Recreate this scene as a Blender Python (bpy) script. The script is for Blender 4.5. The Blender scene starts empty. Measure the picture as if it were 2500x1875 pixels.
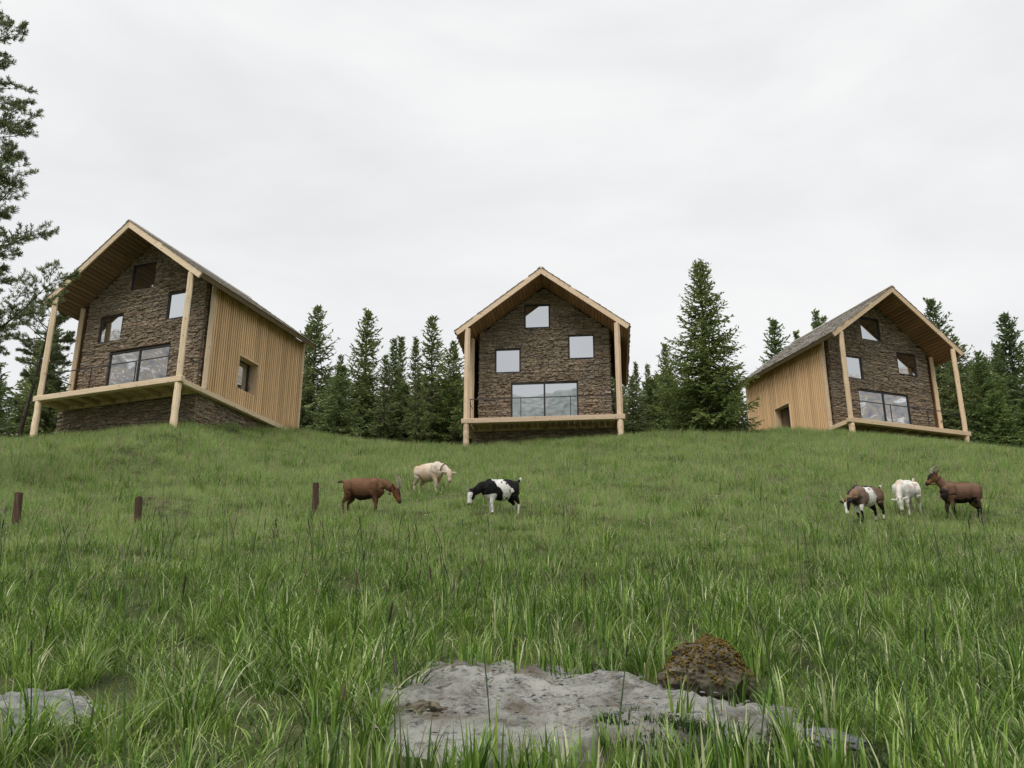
import bpy, bmesh, math, random
import numpy as np
from mathutils import Vector, Matrix, Euler, noise
R = math.radians
scene = bpy.context.scene
COL = scene.collection
# ------------------------------------------------------------------ camera
cam = bpy.data.cameras.new('camera'); cam_o = bpy.data.objects.new('camera', cam); COL.objects.link(cam_o)
cam.sensor_width = 36.0; cam.lens = 34.10; cam.clip_start = 0.05; cam.clip_end = 6000
cam_o.location = (0, 0, 0); cam_o.rotation_euler = (R(90 + 18.926), 0, 0)
scene.camera = cam_o
# ------------------------------------------------------------------ overcast sky, sun, exposure
SUN_EL, SUN_AZ = R(58), R(205)          # azimuth clockwise from +Y: high, behind the camera and a little to the left
world = bpy.data.worlds.new('World'); scene.world = world; world.use_nodes = True
wn, wl = world.node_tree.nodes, world.node_tree.links
wn.clear()
w_out = wn.new('ShaderNodeOutputWorld'); w_bg = wn.new('ShaderNodeBackground')
sky = wn.new('ShaderNodeTexSky'); sky.sky_type = 'NISHITA'; sky.sun_disc = False
sky.sun_elevation = SUN_EL; sky.sun_rotation = SUN_AZ
tc = wn.new('ShaderNodeTexCoord'); mp = wn.new('ShaderNodeMapping'); mp.inputs['Scale'].default_value = (1.5, 1.5, 4.2)
mp.inputs['Location'].default_value = (.3, .1, .2)
nz = wn.new('ShaderNodeTexNoise'); nz.inputs['Scale'].default_value = 1.5; nz.inputs['Detail'].default_value = 6; nz.inputs['Roughness'].default_value = .52
nz.inputs['Distortion'].default_value = .25
rp = wn.new('ShaderNodeValToRGB'); rp.color_ramp.elements[0].position = .36; rp.color_ramp.elements[1].position = .62
rp.color_ramp.elements[0].color = (.855, .862, .875, 1); rp.color_ramp.elements[1].color = (1, 1, 1, 1)
sc = wn.new('ShaderNodeVectorMath'); sc.operation = 'SCALE'; sc.inputs['Scale'].default_value = 5.8
mx = wn.new('ShaderNodeMix'); mx.data_type = 'RGBA'; mx.inputs['Factor'].default_value = .97
wl.new(tc.outputs['Generated'], mp.inputs['Vector']); wl.new(mp.outputs[0], nz.inputs['Vector']); wl.new(nz.outputs['Fac'], rp.inputs['Fac'])
wl.new(rp.outputs['Color'], sc.inputs[0]); wl.new(sky.outputs['Color'], mx.inputs['A']); wl.new(sc.outputs[0], mx.inputs['B'])
wl.new(mx.outputs['Result'], w_bg.inputs['Color']); w_bg.inputs['Strength'].default_value = .1
wl.new(w_bg.outputs[0], w_out.inputs['Surface'])
sun = bpy.data.lights.new('sun', 'SUN'); sun.energy = 1.5; sun.angle = R(34); sun.color = (1, .965, .91)
sun_o = bpy.data.objects.new('sun', sun); COL.objects.link(sun_o)
sd = Vector((math.sin(SUN_AZ) * math.cos(SUN_EL), math.cos(SUN_AZ) * math.cos(SUN_EL), math.sin(SUN_EL)))
sun_o.rotation_euler = sd.to_track_quat('Z', 'Y').to_euler(); sun_o.location = sd * 60
vs = scene.view_settings
vs.view_transform = 'Standard'; vs.look = 'None'; vs.gamma = 1; vs.exposure = 0.7; vs.use_curve_mapping = False
scene.render.engine = 'CYCLES'
scene.cycles.max_bounces = 6; scene.cycles.diffuse_bounces = 3; scene.cycles.glossy_bounces = 3
scene.cycles.transparent_max_bounces = 8; scene.cycles.caustics_reflective = False; scene.cycles.caustics_refractive = False

# ------------------------------------------------------------------ materials
def srgb(r, g, b):
    f = lambda c: (c / 255 / 12.92) if c / 255 <= .04045 else ((c / 255 + .055) / 1.055) ** 2.4
    return (f(r), f(g), f(b), 1)
class NT:
    """short hand for building a node material"""
    def __init__(s, name):
        s.m = bpy.data.materials.new(name); s.m.use_nodes = True
        s.t = s.m.node_tree; s.t.nodes.clear()
        s.out = s.t.nodes.new('ShaderNodeOutputMaterial')
    def n(s, kind, **kw):
        nd = s.t.nodes.new('ShaderNode' + kind)
        for k, v in kw.items():
            if k in nd.bl_rna.properties and k not in ('name',): setattr(nd, k, v)
            else: s.put(nd.inputs[k.replace('__', ' ')], v)
        return nd
    def put(s, sock, v):
        if isinstance(v, bpy.types.NodeSocket): s.t.links.new(v, sock)
        else: sock.default_value = (*v, 1) if sock.type == 'RGBA' and len(v) == 3 else v
    def coord(s, which='Object', scale=(1, 1, 1), offset_random=False):
        c = s.n('TexCoord').outputs[which]
        if offset_random:
            r = s.n('ObjectInfo').outputs['Random']
            sc_ = s.n('VectorMath', operation='SCALE'); sc_.inputs[0].default_value = (37, 53, 91); s.put(sc_.inputs['Scale'], r)
            a = s.n('VectorMath', operation='ADD'); s.put(a.inputs[0], c); s.put(a.inputs[1], sc_.outputs[0]); c = a.outputs[0]
        m = s.n('Mapping'); s.put(m.inputs['Vector'], c); m.inputs['Scale'].default_value = scale
        return m.outputs[0]
    def noise(s, vec, scale=5, detail=4, rough=.55, dist=0):
        x = s.n('TexNoise'); s.put(x.inputs['Vector'], vec); x.inputs['Scale'].default_value = scale
        x.inputs['Detail'].default_value = detail; x.inputs['Roughness'].default_value = rough; x.inputs['Distortion'].default_value = dist
        return x.outputs['Fac']
    def ramp(s, fac, *stops):
        x = s.n('ValToRGB'); s.put(x.inputs['Fac'], fac); e = x.color_ramp.elements
        while len(e) < len(stops): e.new(.5)
        for i, (p, c) in enumerate(stops): e[i].position = p; e[i].color = c if len(c) == 4 else (*c, 1)
        return x.outputs['Color']
    def mix(s, fac, a, b, blend='MIX'):
        x = s.n('Mix', data_type='RGBA', blend_type=blend); s.put(x.inputs['Factor'], fac); s.put(x.inputs['A'], a); s.put(x.inputs['B'], b)
        return x.outputs['Result']
    def math(s, op, a, b=0.0):
        x = s.n('Math', operation=op); s.put(x.inputs[0], a); s.put(x.inputs[1], b); return x.outputs[0]
    def rand(s):
        """a random number per object and per loose island"""
        a = s.n('ObjectInfo').outputs['Random']; b = s.n('NewGeometry').outputs['Random Per Island']
        return s.math('FRACT', s.math('ADD', s.math('MULTIPLY', a, 7.31), b))
    def bump(s, h, strength=.3, dist=.02):
        x = s.n('Bump'); s.put(x.inputs['Height'], h); x.inputs['Strength'].default_value = strength; x.inputs['Distance'].default_value = dist
        return x.outputs[0]
    def principled(s, color, rough=.8, normal=None, spec=.3, **kw):
        p = s.n('BsdfPrincipled'); s.put(p.inputs['Base Color'], color); s.put(p.inputs['Roughness'], rough)
        p.inputs['Specular IOR Level'].default_value = spec
        if normal is not None: s.put(p.inputs['Normal'], normal)
        for k, v in kw.items(): s.put(p.inputs[k], v)
        return p.outputs[0]
    def done(s, shader):
        s.t.links.new(shader, s.out.inputs['Surface']); return s.m

def wood_mat(name, light, mid, dark, axis=2, knots=True, rough=.75, grain=1.0):
    t = NT(name)
    sc3 = [16, 16, 16]; sc3[axis] = .9
    v = t.coord('Object', tuple(sc3), True)
    g = t.noise(v, 1.6, 6, .65, .6)
    c = t.ramp(g, (.25, dark), (.5, mid), (.75, light))
    v2 = t.coord('Object', (1.3, 1.3, 1.3), True)
    c = t.mix(t.math('MULTIPLY', t.noise(v2, 1.2, 4), .35 * grain), c, dark)
    if knots:
        k3 = [7, 7, 7]; k3[axis] = 3.0
        vo = t.n('TexVoronoi', feature='F1'); t.put(vo.inputs['Vector'], t.coord('Object', tuple(k3), True)); vo.inputs['Scale'].default_value = 1.0
        kf = t.ramp(vo.outputs['Distance'], (.06, (1, 1, 1)), (.17, (0, 0, 0)))
        c = t.mix(t.math('MULTIPLY', kf, .75), c, (.10, .045, .02, 1))
    oi = t.n('ObjectInfo')
    c = t.mix(1.0, c, oi.outputs['Color'], 'MULTIPLY')
    hs = t.n('HueSaturation'); t.put(hs.inputs['Color'], c)
    t.put(hs.inputs['Value'], t.math('ADD', t.math('MULTIPLY', t.rand(), .34), .83))
    return t.done(t.principled(hs.outputs[0], rough, t.bump(g, .35, .006), .25))

M = {}
M['timber_up'] = wood_mat('pale_timber_upright', (.84, .73, .59), (.755, .63, .48), (.56, .42, .28), 2)
M['timber_y'] = wood_mat('pale_timber_deep', (.84, .73, .59), (.755, .63, .48), (.56, .42, .28), 1)
M['timber_x'] = wood_mat('pale_timber_across', (.84, .73, .59), (.755, .63, .48), (.56, .42, .28), 0)
M['slat'] = wood_mat('larch_slat', (.79, .63, .42), (.72, .545, .345), (.61, .435, .26), 2, False)
M['slat_back'] = wood_mat('larch_board_behind', (.36, .215, .11), (.31, .18, .088), (.24, .135, .06), 2, False)  # darker than the slats: shade of the gaps put into the colour
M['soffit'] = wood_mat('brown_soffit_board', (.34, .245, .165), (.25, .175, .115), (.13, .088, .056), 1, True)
M['roof_dark'] = wood_mat('weathered_roof_board', (.26, .215, .165), (.19, .155, .115), (.12, .095, .07), 1, False)

def stone_mat():
    t = NT('dry_stone')
    r = t.rand()
    c = t.ramp(r, (0, (.20, .152, .112)), (.22, (.36, .28, .20)), (.45, (.27, .22, .17)), (.62, (.48, .385, .265)), (.78, (.34, .30, .262)), (.9, (.42, .285, .19)), (1, (.60, .51, .39)))
    v = t.n('NewGeometry').outputs['Position']
    n1 = t.noise(v, 14, 6, .65); n2 = t.noise(v, 1.1, 3)
    c = t.mix(t.math('MULTIPLY', n1, .5), c, (.085, .066, .05, 1))
    c = t.mix(t.ramp(n2, (.4, (0, 0, 0)), (.7, (.35, .35, .35))), c, (.24, .22, .195, 1))
    return t.done(t.principled(c, .9, t.bump(t.noise(v, 40, 5, .7), .7, .012), .2))
M['stone'] = stone_mat()
t = NT('wall_core'); M['core'] = t.done(t.principled(t.mix(t.noise(t.coord(), 9, 4), (.035, .026, .018, 1), (.075, .055, .038, 1)), .95))
t = NT('dark_steel'); M['steel'] = t.done(t.principled((.018, .018, .02, 1), .45, None, .4))
t = NT('window_pane')
gl = t.n('BsdfGlossy'); gl.inputs['Color'].default_value = (.92, .95, .97, 1); gl.inputs['Roughness'].default_value = .012
gv = t.n('NewGeometry').outputs['Position']
t.put(gl.inputs['Normal'], t.bump(t.noise(gv, 1.5, 1), .012, .05))
df = t.n('BsdfDiffuse'); df.inputs['Color'].default_value = (.03, .033, .035, 1)
fr = t.n('Fresnel'); fr.inputs['IOR'].default_value = 1.5
ms = t.n('MixShader'); t.put(ms.inputs[0], t.math('ADD', t.math('MULTIPLY', fr.outputs[0], .6), .60)); t.put(ms.inputs[1], df.outputs[0]); t.put(ms.inputs[2], gl.outputs[0])
M['pane'] = t.done(ms.outputs[0])
def shingle_mat():
    t = NT('grey_shingle'); r = t.rand()
    c = t.ramp(r, (0, (.34, .31, .27)), (.4, (.48, .455, .415)), (.75, (.58, .555, .51)), (1, (.42, .36, .29)))
    v = t.n('NewGeometry').outputs['Position']
    c = t.mix(t.math('MULTIPLY', t.noise(v, 16, 5), .3), c, (.18, .15, .125, 1))
    c = t.mix(t.ramp(t.noise(v, 2.2, 3), (.58, (0, 0, 0)), (.72, (.4, .4, .4))), c, (.12, .13, .06, 1))
    return t.done(t.principled(c, .85, None, .3))
M['shingle'] = shingle_mat()

def grass_mat(name, a, b, c_, dry, dry_amt=.12, trans=.35, scale=.5, spec=.25):
    t = NT(name)
    r = t.rand()
    v = t.n('NewGeometry').outputs['Position']
    big = t.noise(v, scale, 4, .6)
    f = t.math('ADD', t.math('MULTIPLY', r, .5), t.math('MULTIPLY', big, .75))
    c = t.ramp(f, (.30, a), (.60, b), (.90, c_))
    r2 = t.math('FRACT', t.math('MULTIPLY', r, 13.7))
    c = t.mix(t.math('GREATER_THAN', r2, 1 - dry_amt), c, dry)
    p = t.principled(c, .42, None, spec)
    tr = t.n('BsdfTranslucent'); t.put(tr.inputs['Color'], c)
    ms = t.n('MixShader'); ms.inputs[0].default_value = trans; t.put(ms.inputs[1], p); t.put(ms.inputs[2], tr.outputs[0])
    return t.done(ms.outputs[0])
M['sedge'] = grass_mat('tall_sedge_blade', (.022, .062, .010), (.140, .262, .034), (.335, .46, .105), (.56, .58, .33, 1), .12, .26, 1.3, .40)
M['meadow'] = grass_mat('meadow_blade', (.075, .18, .040), (.29, .455, .118), (.54, .62, .26), (.54, .44, .33, 1), .18, .40, .85)
M['stem'] = grass_mat('rush_stem', (.03, .062, .024), (.05, .095, .032), (.085, .14, .045), (.12, .13, .06, 1), .1, .15, 1)
M['spike'] = grass_mat('seed_spike', (.035, .032, .024), (.06, .05, .036), (.11, .085, .06), (.15, .11, .075, 1), .15, .1, 2)
M['flower'] = grass_mat('meadow_flower', (.40, .35, .42), (.55, .52, .48), (.62, .60, .45), (.36, .22, .22, 1), .25, .3, 3)
M['litter'] = grass_mat('dry_litter', (.10, .075, .05), (.17, .13, .09), (.26, .21, .14), (.13, .06, .03, 1), .3, .1, 3)
M['weed'] = grass_mat('low_weed_leaf', (.05, .085, .03), (.08, .13, .045), (.12, .17, .065), (.16, .16, .08, 1), .08, .3, 3)

def ground_mat():
    t = NT('meadow_ground'); v = t.n('NewGeometry').outputs['Position']
    c = t.ramp(t.noise(v, 1.6, 6, .65), (.3, (.03, .038, .016)), (.5, (.06, .07, .028)), (.68, (.11, .115, .055)))
    c = t.mix(t.ramp(t.noise(v, 6, 5), (.55, (0, 0, 0)), (.7, (.6, .6, .6))), c, (.09, .075, .048, 1))
    return t.done(t.principled(c, .95, t.bump(t.noise(v, 18, 5), .8, .05), .1))
M['ground'] = ground_mat()
def soil_mat():
    t = NT('pale_silty_soil'); v = t.n('NewGeometry').outputs['Position']
    c = t.ramp(t.noise(v, 2.6, 8, .68, .4), (.30, (.15, .13, .10)), (.41, (.34, .33, .295)), (.52, (.52, .52, .475)), (.70, (.66, .65, .585)))
    c = t.mix(t.ramp(t.noise(v, 9, 6, .7), (.54, (0, 0, 0)), (.64, (.75, .75, .75))), c, (.15, .125, .095, 1))
    c = t.mix(t.ramp(t.noise(v, 1.7, 3), (.57, (0, 0, 0)), (.66, (.55, .55, .55))), c, (.22, .15, .09, 1))
    c = t.mix(t.ramp(t.noise(v, 70, 3, .7), (.58, (0, 0, 0)), (.66, (.5, .5, .5))), c, (.085, .074, .058, 1))
    h = t.math('ADD', t.noise(v, 30, 9, .78), t.math('MULTIPLY', t.noise(v, 5, 4), 1.5))
    return t.done(t.principled(c, .95, t.bump(h, 1.0, .055), .15))
M['soil'] = soil_mat()
def rock_mat(name, a, b, c_, lich):
    t = NT(name); v = t.n('NewGeometry').outputs['Position']
    c = t.ramp(t.noise(v, 6, 8, .7, .5), (.33, a), (.5, b), (.66, c_))
    c = t.mix(t.ramp(t.noise(v, 15, 5, .6), (.58, (0, 0, 0)), (.63, (.8, .8, .8))), c, lich)
    return t.done(t.principled(c, .9, t.bump(t.noise(v, 26, 8, .72), .9, .03), .2))
M['slab'] = rock_mat('lichened_grey_slab', (.10, .105, .105), (.23, .235, .23), (.36, .36, .34), (.11, .09, .06, 1))
M['blue_rock'] = rock_mat('blue_grey_rock', (.12, .125, .135), (.20, .21, .225), (.30, .30, .30), (.25, .155, .09, 1))
M['boulder'] = rock_mat('brown_boulder', (.05, .042, .032), (.125, .105, .078), (.23, .20, .15), (.075, .058, .035, 1))
def moss_mat():
    t = NT('golden_moss'); v = t.n('NewGeometry').outputs['Position']
    f = t.math('ADD', t.math('MULTIPLY', t.rand(), .5), t.math('MULTIPLY', t.noise(v, 9, 4), .55))
    c = t.ramp(f, (.2, (.035, .024, .012)), (.45, (.095, .062, .018)), (.65, (.165, .115, .022)), (.9, (.12, .115, .03)))
    return t.done(t.principled(c, .95, t.bump(t.noise(v, 90, 4), .8, .01), .05))
M['moss'] = moss_mat()
def bark_mat(name, a, b):
    t = NT(name); v = t.coord('Object', (9, 9, 2.2))
    n = t.noise(v, 2.2, 6, .7); c = t.ramp(n, (.35, a), (.65, b))
    return t.done(t.principled(c, .95, t.bump(n, .9, .03), .1))
M['bark'] = bark_mat('spruce_bark', (.075, .06, .05), (.19, .155, .125))
M['pine_bark'] = bark_mat('pine_bark', (.05, .042, .035), (.125, .10, .08))
def needle_mat(name, a, b, c_, young, amt):
    t = NT(name); r = t.rand(); v = t.n('NewGeometry').outputs['Position']
    f = t.math('ADD', t.math('MULTIPLY', r, .55), t.math('MULTIPLY', t.noise(v, 1.3, 3), .6))
    c = t.ramp(f, (.2, a), (.55, b), (.95, c_))
    r2 = t.math('FRACT', t.math('MULTIPLY', r, 17.3))
    c = t.mix(t.math('GREATER_THAN', r2, 1 - amt), c, young)
    oi = t.n('ObjectInfo'); c = t.mix(1.0, c, oi.outputs['Color'], 'MULTIPLY')
    p = t.principled(c, .6, None, .2); tr = t.n('BsdfTranslucent'); t.put(tr.inputs['Color'], c)
    ms = t.n('MixShader'); ms.inputs[0].default_value = .32; t.put(ms.inputs[1], p); t.put(ms.inputs[2], tr.outputs[0])
    return t.done(ms.outputs[0])
M['needle'] = needle_mat('spruce_needles', (.10, .142, .068), (.165, .222, .085), (.245, .30, .112), (.32, .35, .135, 1), .18)
M['pine_needle'] = needle_mat('pine_needles', (.10, .135, .07), (.17, .215, .105), (.24, .29, .14), (.30, .33, .16, 1), .18)
t = NT('post_wood'); v = t.coord('Object', (14, 14, 1.2), True); n = t.noise(v, 1.6, 7, .7, .5)
M['post'] = t.done(t.principled(t.ramp(n, (.3, (.030, .019, .014)), (.52, (.085, .052, .038)), (.72, (.19, .14, .11))), .9, t.bump(n, .9, .02), .15))

# ------------------------------------------------------------------ mesh helpers
def mesh_from(name, verts, faces, mat=None, smooth=False):
    me = bpy.data.meshes.new(name); me.from_pydata([tuple(v) for v in verts], [], [tuple(f) for f in faces])
    if mat: me.materials.append(mat)
    if smooth: me.polygons.foreach_set('use_smooth', [True] * len(me.polygons))
    me.update(); return me
def put(name, me, parent=None, loc=None, rot=None, scale=None, color=None):
    o = bpy.data.objects.new(name, me); COL.objects.link(o)
    if parent is not None: o.parent = parent
    if loc is not None: o.location = loc
    if rot is not None: o.rotation_euler = rot
    if scale is not None: o.scale = scale
    if color is not None: o.color = color
    return o
def tag(o, label=None, cat=None, group=None, kind=None):
    if label: o['label'] = label
    if cat: o['category'] = cat
    if group: o['group'] = group
    if kind: o['kind'] = kind
    return o
class MB:
    def __init__(s): s.v = []; s.f = []
    def add(s, verts, faces):
        n = len(s.v); s.v += [tuple(p) for p in verts]; s.f += [tuple(i + n for i in f) for f in faces]; return s
    def box(s, x0, x1, y0, y1, z0, z1, b=0.0):
        if b <= 0:
            return s.add([(x0,y0,z0),(x1,y0,z0),(x1,y1,z0),(x0,y1,z0),(x0,y0,z1),(x1,y0,z1),(x1,y1,z1),(x0,y1,z1)],
                         [(0,3,2,1),(4,5,6,7),(0,1,5,4),(1,2,6,5),(2,3,7,6),(3,0,4,7)])
        bm = bmesh.new(); bmesh.ops.create_cube(bm, size=1)
        for v in bm.verts: v.co = ((x0+x1)/2 + v.co.x*(x1-x0), (y0+y1)/2 + v.co.y*(y1-y0), (z0+z1)/2 + v.co.z*(z1-z0))
        bmesh.ops.bevel(bm, geom=bm.edges[:], offset=b, segments=1, affect='EDGES')
        bm.verts.index_update()
        s.add([v.co[:] for v in bm.verts], [[v.index for v in f.verts] for f in bm.faces]); bm.free(); return s
    def tube(s, pts, radii, n=8, cap=True, ry=None):
        pts = [Vector(p) for p in pts]; base = len(s.v); up = Vector((0, 0, 1))
        for i, p in enumerate(pts):
            d = (pts[min(i+1, len(pts)-1)] - pts[max(i-1, 0)]).normalized()
            a = d.cross(up); a = a.normalized() if a.length > .05 else Vector((1, 0, 0))
            b = a.cross(d).normalized()
            for k in range(n):
                an = 2*math.pi*k/n; r1 = radii[i]; r2 = ry[i] if ry else r1
                s.v.append(tuple(p + a*math.cos(an)*r1 + b*math.sin(an)*r2))
        for i in range(len(pts)-1):
            for k in range(n):
                a0 = base+i*n+k; a1 = base+i*n+(k+1) % n
                s.f.append((a0, a1, a1+n, a0+n))
        if cap:
            s.f.append(tuple(base+k for k in range(n))[::-1]); s.f.append(tuple(base+(len(pts)-1)*n+k for k in range(n)))
        return s
    def mesh(s, name, mat, smooth=False): return mesh_from(name, s.v, s.f, mat, smooth)
def empty(name, loc=(0, 0, 0), rz=0):
    o = bpy.data.objects.new(name, None); COL.objects.link(o); o.location = loc; o.rotation_euler = (0, 0, rz); o.empty_display_size = .3; return o

# ------------------------------------------------------------------ terrain
CREST = np.array([(-60, 40, 10.0), (-34, 37, 9.8), (-24.07, 35.5, 9.71), (-18.93, 34.6, 9.53), (-17.63, 34.4, 9.6), (-15.01, 33.4, 9.48), (-13.06, 32.6, 9.47), (-11.67, 32.2, 9.47), (-11.09, 34.5, 10.21), (-10.44, 36.5, 10.71), (-9.0, 39.2, 11.27), (-7.95, 39.5, 11.18), (-5.98, 39.5, 10.93), (-4.0, 39.3, 10.71), (-2.02, 38.6, 10.43), (-0.12, 38.2, 10.43), (1.76, 38, 10.47), (4.38, 37.7, 10.61), (5.51, 37.8, 10.73), (7.42, 38, 10.87), (9.43, 38.5, 11.05), (11.55, 39.2, 11.29), (13.7, 39.8, 11.38), (16.0, 40.7, 11.45), (18.38, 41.6, 11.42), (20.82, 42.6, 11.39), (23.98, 44, 11.63), (31.04, 46, 11.96), (60, 50, 12.5)])
PY = np.array([-400, -120, -60, -30, -10, 0, 4, 5, 6.6, 10.5, 17, 36, 50])
PZ = np.array([-75, -36, -19.5, -10.2, -3.6, -1.25, -.42, -.2, .14, 1.24, 3.35, 10.05, 15.0])
def _pchip(xs, ys):
    h = np.diff(xs); d = np.diff(ys)/h; m = np.zeros(len(xs)); m[0], m[-1] = d[0], d[-1]
    for i in range(1, len(xs)-1):
        if d[i-1]*d[i] > 0:
            w1, w2 = 2*h[i]+h[i-1], h[i]+2*h[i-1]; m[i] = (w1+w2)/(w1/d[i-1]+w2/d[i])
    def f(x):
        x = np.clip(np.asarray(x, float), xs[0], xs[-1]); i = np.clip(np.searchsorted(xs, x)-1, 0, len(xs)-2)
        t = (x-xs[i])/h[i]
        return ys[i]*(1+2*t)*(1-t)**2 + h[i]*m[i]*t*(1-t)**2 + ys[i+1]*t*t*(3-2*t) + h[i]*m[i+1]*t*t*(t-1)
    return f
PROF = _pchip(PY, PZ)
rg = np.random.RandomState(5)
WV = [(rg.uniform(.5, 4.2), rg.uniform(0, 2*math.pi), rg.uniform(0, 6.28), rg.uniform(.4, 1)) for _ in range(26)]
def bumps(x, y):
    h = 0
    for k, a, p, w in WV: h = h + w*np.sin(k*(x*np.cos(a)+y*np.sin(a))+p)/(1+k)
    return h*.034
def ground(x, y):
    x = np.asarray(x, float); y = np.asarray(y, float)
    yc = np.interp(x, CREST[:, 0], CREST[:, 1]); zc = np.interp(x, CREST[:, 0], CREST[:, 2])
    t = np.clip((y-15)/(yc-15), 0, 1); t = t*t*(3-2*t)*.35 + t*t*.65
    front = PROF(np.minimum(y, yc)) + (zc-PROF(yc))*t
    d = np.maximum(y-yc, 0)
    back = .21*np.minimum(d, 10) + .17*np.clip(d-10, 0, 30) + .03*np.clip(d-40, 0, 60)
    amp = np.clip((y-2)/6, .2, 1)*np.clip((60-y)/20, 0, 1)*np.where(y > yc-2, .6, 1)
    return front+back+bumps(x, y)*amp
def gz(x, y): return float(ground(x, y))
def axis(a, b, step, far):
    core = list(np.arange(a, b+1e-6, step)); g = step; lo = []; p = a
    while p > -far: g *= 1.35; p -= g; lo.append(p)
    hi = []; p = b; g = step
    while p < far: g *= 1.35; p += g; hi.append(p)
    return np.array(lo[::-1]+core+hi)
gx = axis(-26, 30, .4, 2500); gy = axis(2, 56, .4, 2500)
X, Y = np.meshgrid(gx, gy); Z = ground(X, Y)
nx, ny = len(gx), len(gy)
vv = np.stack([X.ravel(), Y.ravel(), Z.ravel()], 1)
ii = (np.arange(ny-1)[:, None]*nx+np.arange(nx-1)[None, :]).ravel()
tag(put('ground', mesh_from('ground', vv, np.stack([ii, ii+1, ii+1+nx, ii+nx], 1), M['ground'], True)), 'steep green alpine meadow hillside rising to the houses', None, None, 'structure')

# ------------------------------------------------------------------ mountains and wooded hill across the valley (seen in the window panes)
def mountain_mat():
    t = NT('snow_streaked_rock'); v = t.n('NewGeometry').outputs['Position']
    m = t.n('Mapping'); t.put(m.inputs['Vector'], v); m.inputs['Scale'].default_value = (.8, .8, .5); m.inputs['Rotation'].default_value = (.5, .6, 0)
    n = t.noise(m.outputs[0], .075, 9, .72, 1.6)
    c = t.ramp(n, (.36, (.20, .21, .235)), (.46, (.36, .365, .38)), (.52, (.50, .40, .29)), (.545, (.30, .295, .295)), (.575, (.84, .84, .85)), (.66, (.88, .88, .9)))  # the tan stop paints golden sunlight into the rock colour
    return t.done(t.principled(c, .9))
def wooded_mat():
    t = NT('wooded_hill'); v = t.n('NewGeometry').outputs['Position']
    c = t.ramp(t.noise(v, .20, 6, .7), (.38, (.25, .275, .27)), (.5, (.38, .41, .395)), (.62, (.52, .55, .50)))  # distance haze is put into these pale, greyed forest colours
    return t.done(t.principled(c, .95))
def ridge(name, az0, az1, dist, el, mat, seed, depth, rough, nu=220, nv=46):
    rr = random.Random(seed); off = Vector((rr.random()*50, rr.random()*50, 0)); vs_, fs = [], []
    for j in range(nv):
        b = j/(nv-1)
        for i in range(nu):
            a = i/(nu-1); az = R(az0+(az1-az0)*a); d = dist+depth*b
            edge = min(1, 6*a, 6*(1-a))
            p = Vector((math.sin(az)*d, math.cos(az)*d, 0))
            h = noise.multi_fractal(p/dist*3.3+off, .9, 2.1, 8)*rough
            prof = math.sin(math.pi*min(1, b*.62+.0))
            z = -90+((dist+.8*depth)*math.tan(R(el))+90)*prof*edge*(.93+h)
            vs_.append((p.x, p.y, z))
    for j in range(nv-1):
        for i in range(nu-1):
            k = j*nu+i; fs.append((k, k+nu, k+nu+1, k+1))
    return tag(put(name, mesh_from(name, vs_, fs, mat, True)), None, None, None, 'structure')
mm = mountain_mat()
ridge('mountain', 216, 268, 900, 19.9, mm, 3, 500, .085)
ridge('mountain', 92, 146, 900, 18.6, mm, 8, 500, .085)
ridge('wooded_hill', 150, 212, 420, 20.6, wooded_mat(), 5, 260, .05)

# ------------------------------------------------------------------ the three houses
WS, YL, WPOST, YP = 2.8, 6.2, 3.16, -1.33        # stone half width, length, post line, deck front
HR, HE, WE, YF = 6.71, 3.92, 3.69, -1.42          # ridge, eaves, eaves half width, front of roof
SL = (HR-HE)/WE; TH = math.atan(SL); RT = .17     # roof pitch and thickness
WIN = {'peak': (-.85, .27, 4.50, 5.62), 'ml': (-2.14, -1.03, 2.46, 3.58), 'mr': (1.06, 2.18, 3.0, 4.12), 'big': (-1.44, 1.43, .04, 1.98)}
def under(x): return HR-SL*abs(x)-RT/math.cos(TH)  # underside of the roof
rs = random.Random(11)
STONES = []
for k in range(28):
    j = lambda a: rs.uniform(-a, a)
    b = [(-.5, 0, -.5), (.5, 0, -.5), (.5, 0, .5), (-.5, 0, .5)]
    f = [(-.47+j(.03), -.8+j(.2), -.42+j(.07)), (.47+j(.03), -.8+j(.2), -.42+j(.07)), (.46+j(.04), -.85+j(.2), .40+j(.08)), (-.46+j(.04), -.85+j(.2), .40+j(.08))]
    mid0 = (j(.2), -1+j(.12), -.44+j(.05)); mid1 = (j(.2), -1+j(.12), .44+j(.05))
    STONES.append(mesh_from('stone', b+f+[mid0, mid1], [(4, 8, 9, 7), (8, 5, 6, 9), (0, 1, 5, 8, 4), (1, 2, 6, 5), (2, 3, 7, 9, 6), (3, 0, 4, 7)], M['stone']))
def stone_courses(u0, u1, v0, v1, top, holes, seed):
    """courses of thin stones over a rectangle with holes; top(u) clips the gable.  Yields (u, v, w, h, depth)"""
    rr = random.Random(seed); v = v0; out = []
    while v < v1-.03:
        h = rr.choice([.034, .04, .046, .052, .06, .072, .09]); h = min(h, v1-v)
        spans = [(u0, u1)]
        for (a, b, c, d) in holes:
            if v+h > c+.012 and v < d-.012:
                spans = [q for s_ in spans for q in ((s_[0], min(s_[1], a)), (max(s_[0], b), s_[1])) if q[1]-q[0] > .03]
        for s0, s1 in spans:
            u = s0
            while u < s1-.01:
                w = rr.uniform(.12, .44)*(1 if h < .07 else .8)
                if s1-u-w < .1: w = s1-u
                um = u+w/2
                if v+h*.6 < top(um): out.append((um, v+h/2, w, h, rr.uniform(.06, .125) + (.025 if rr.random() < .12 else 0)))
                u += w
        v += h
    return out
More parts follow.
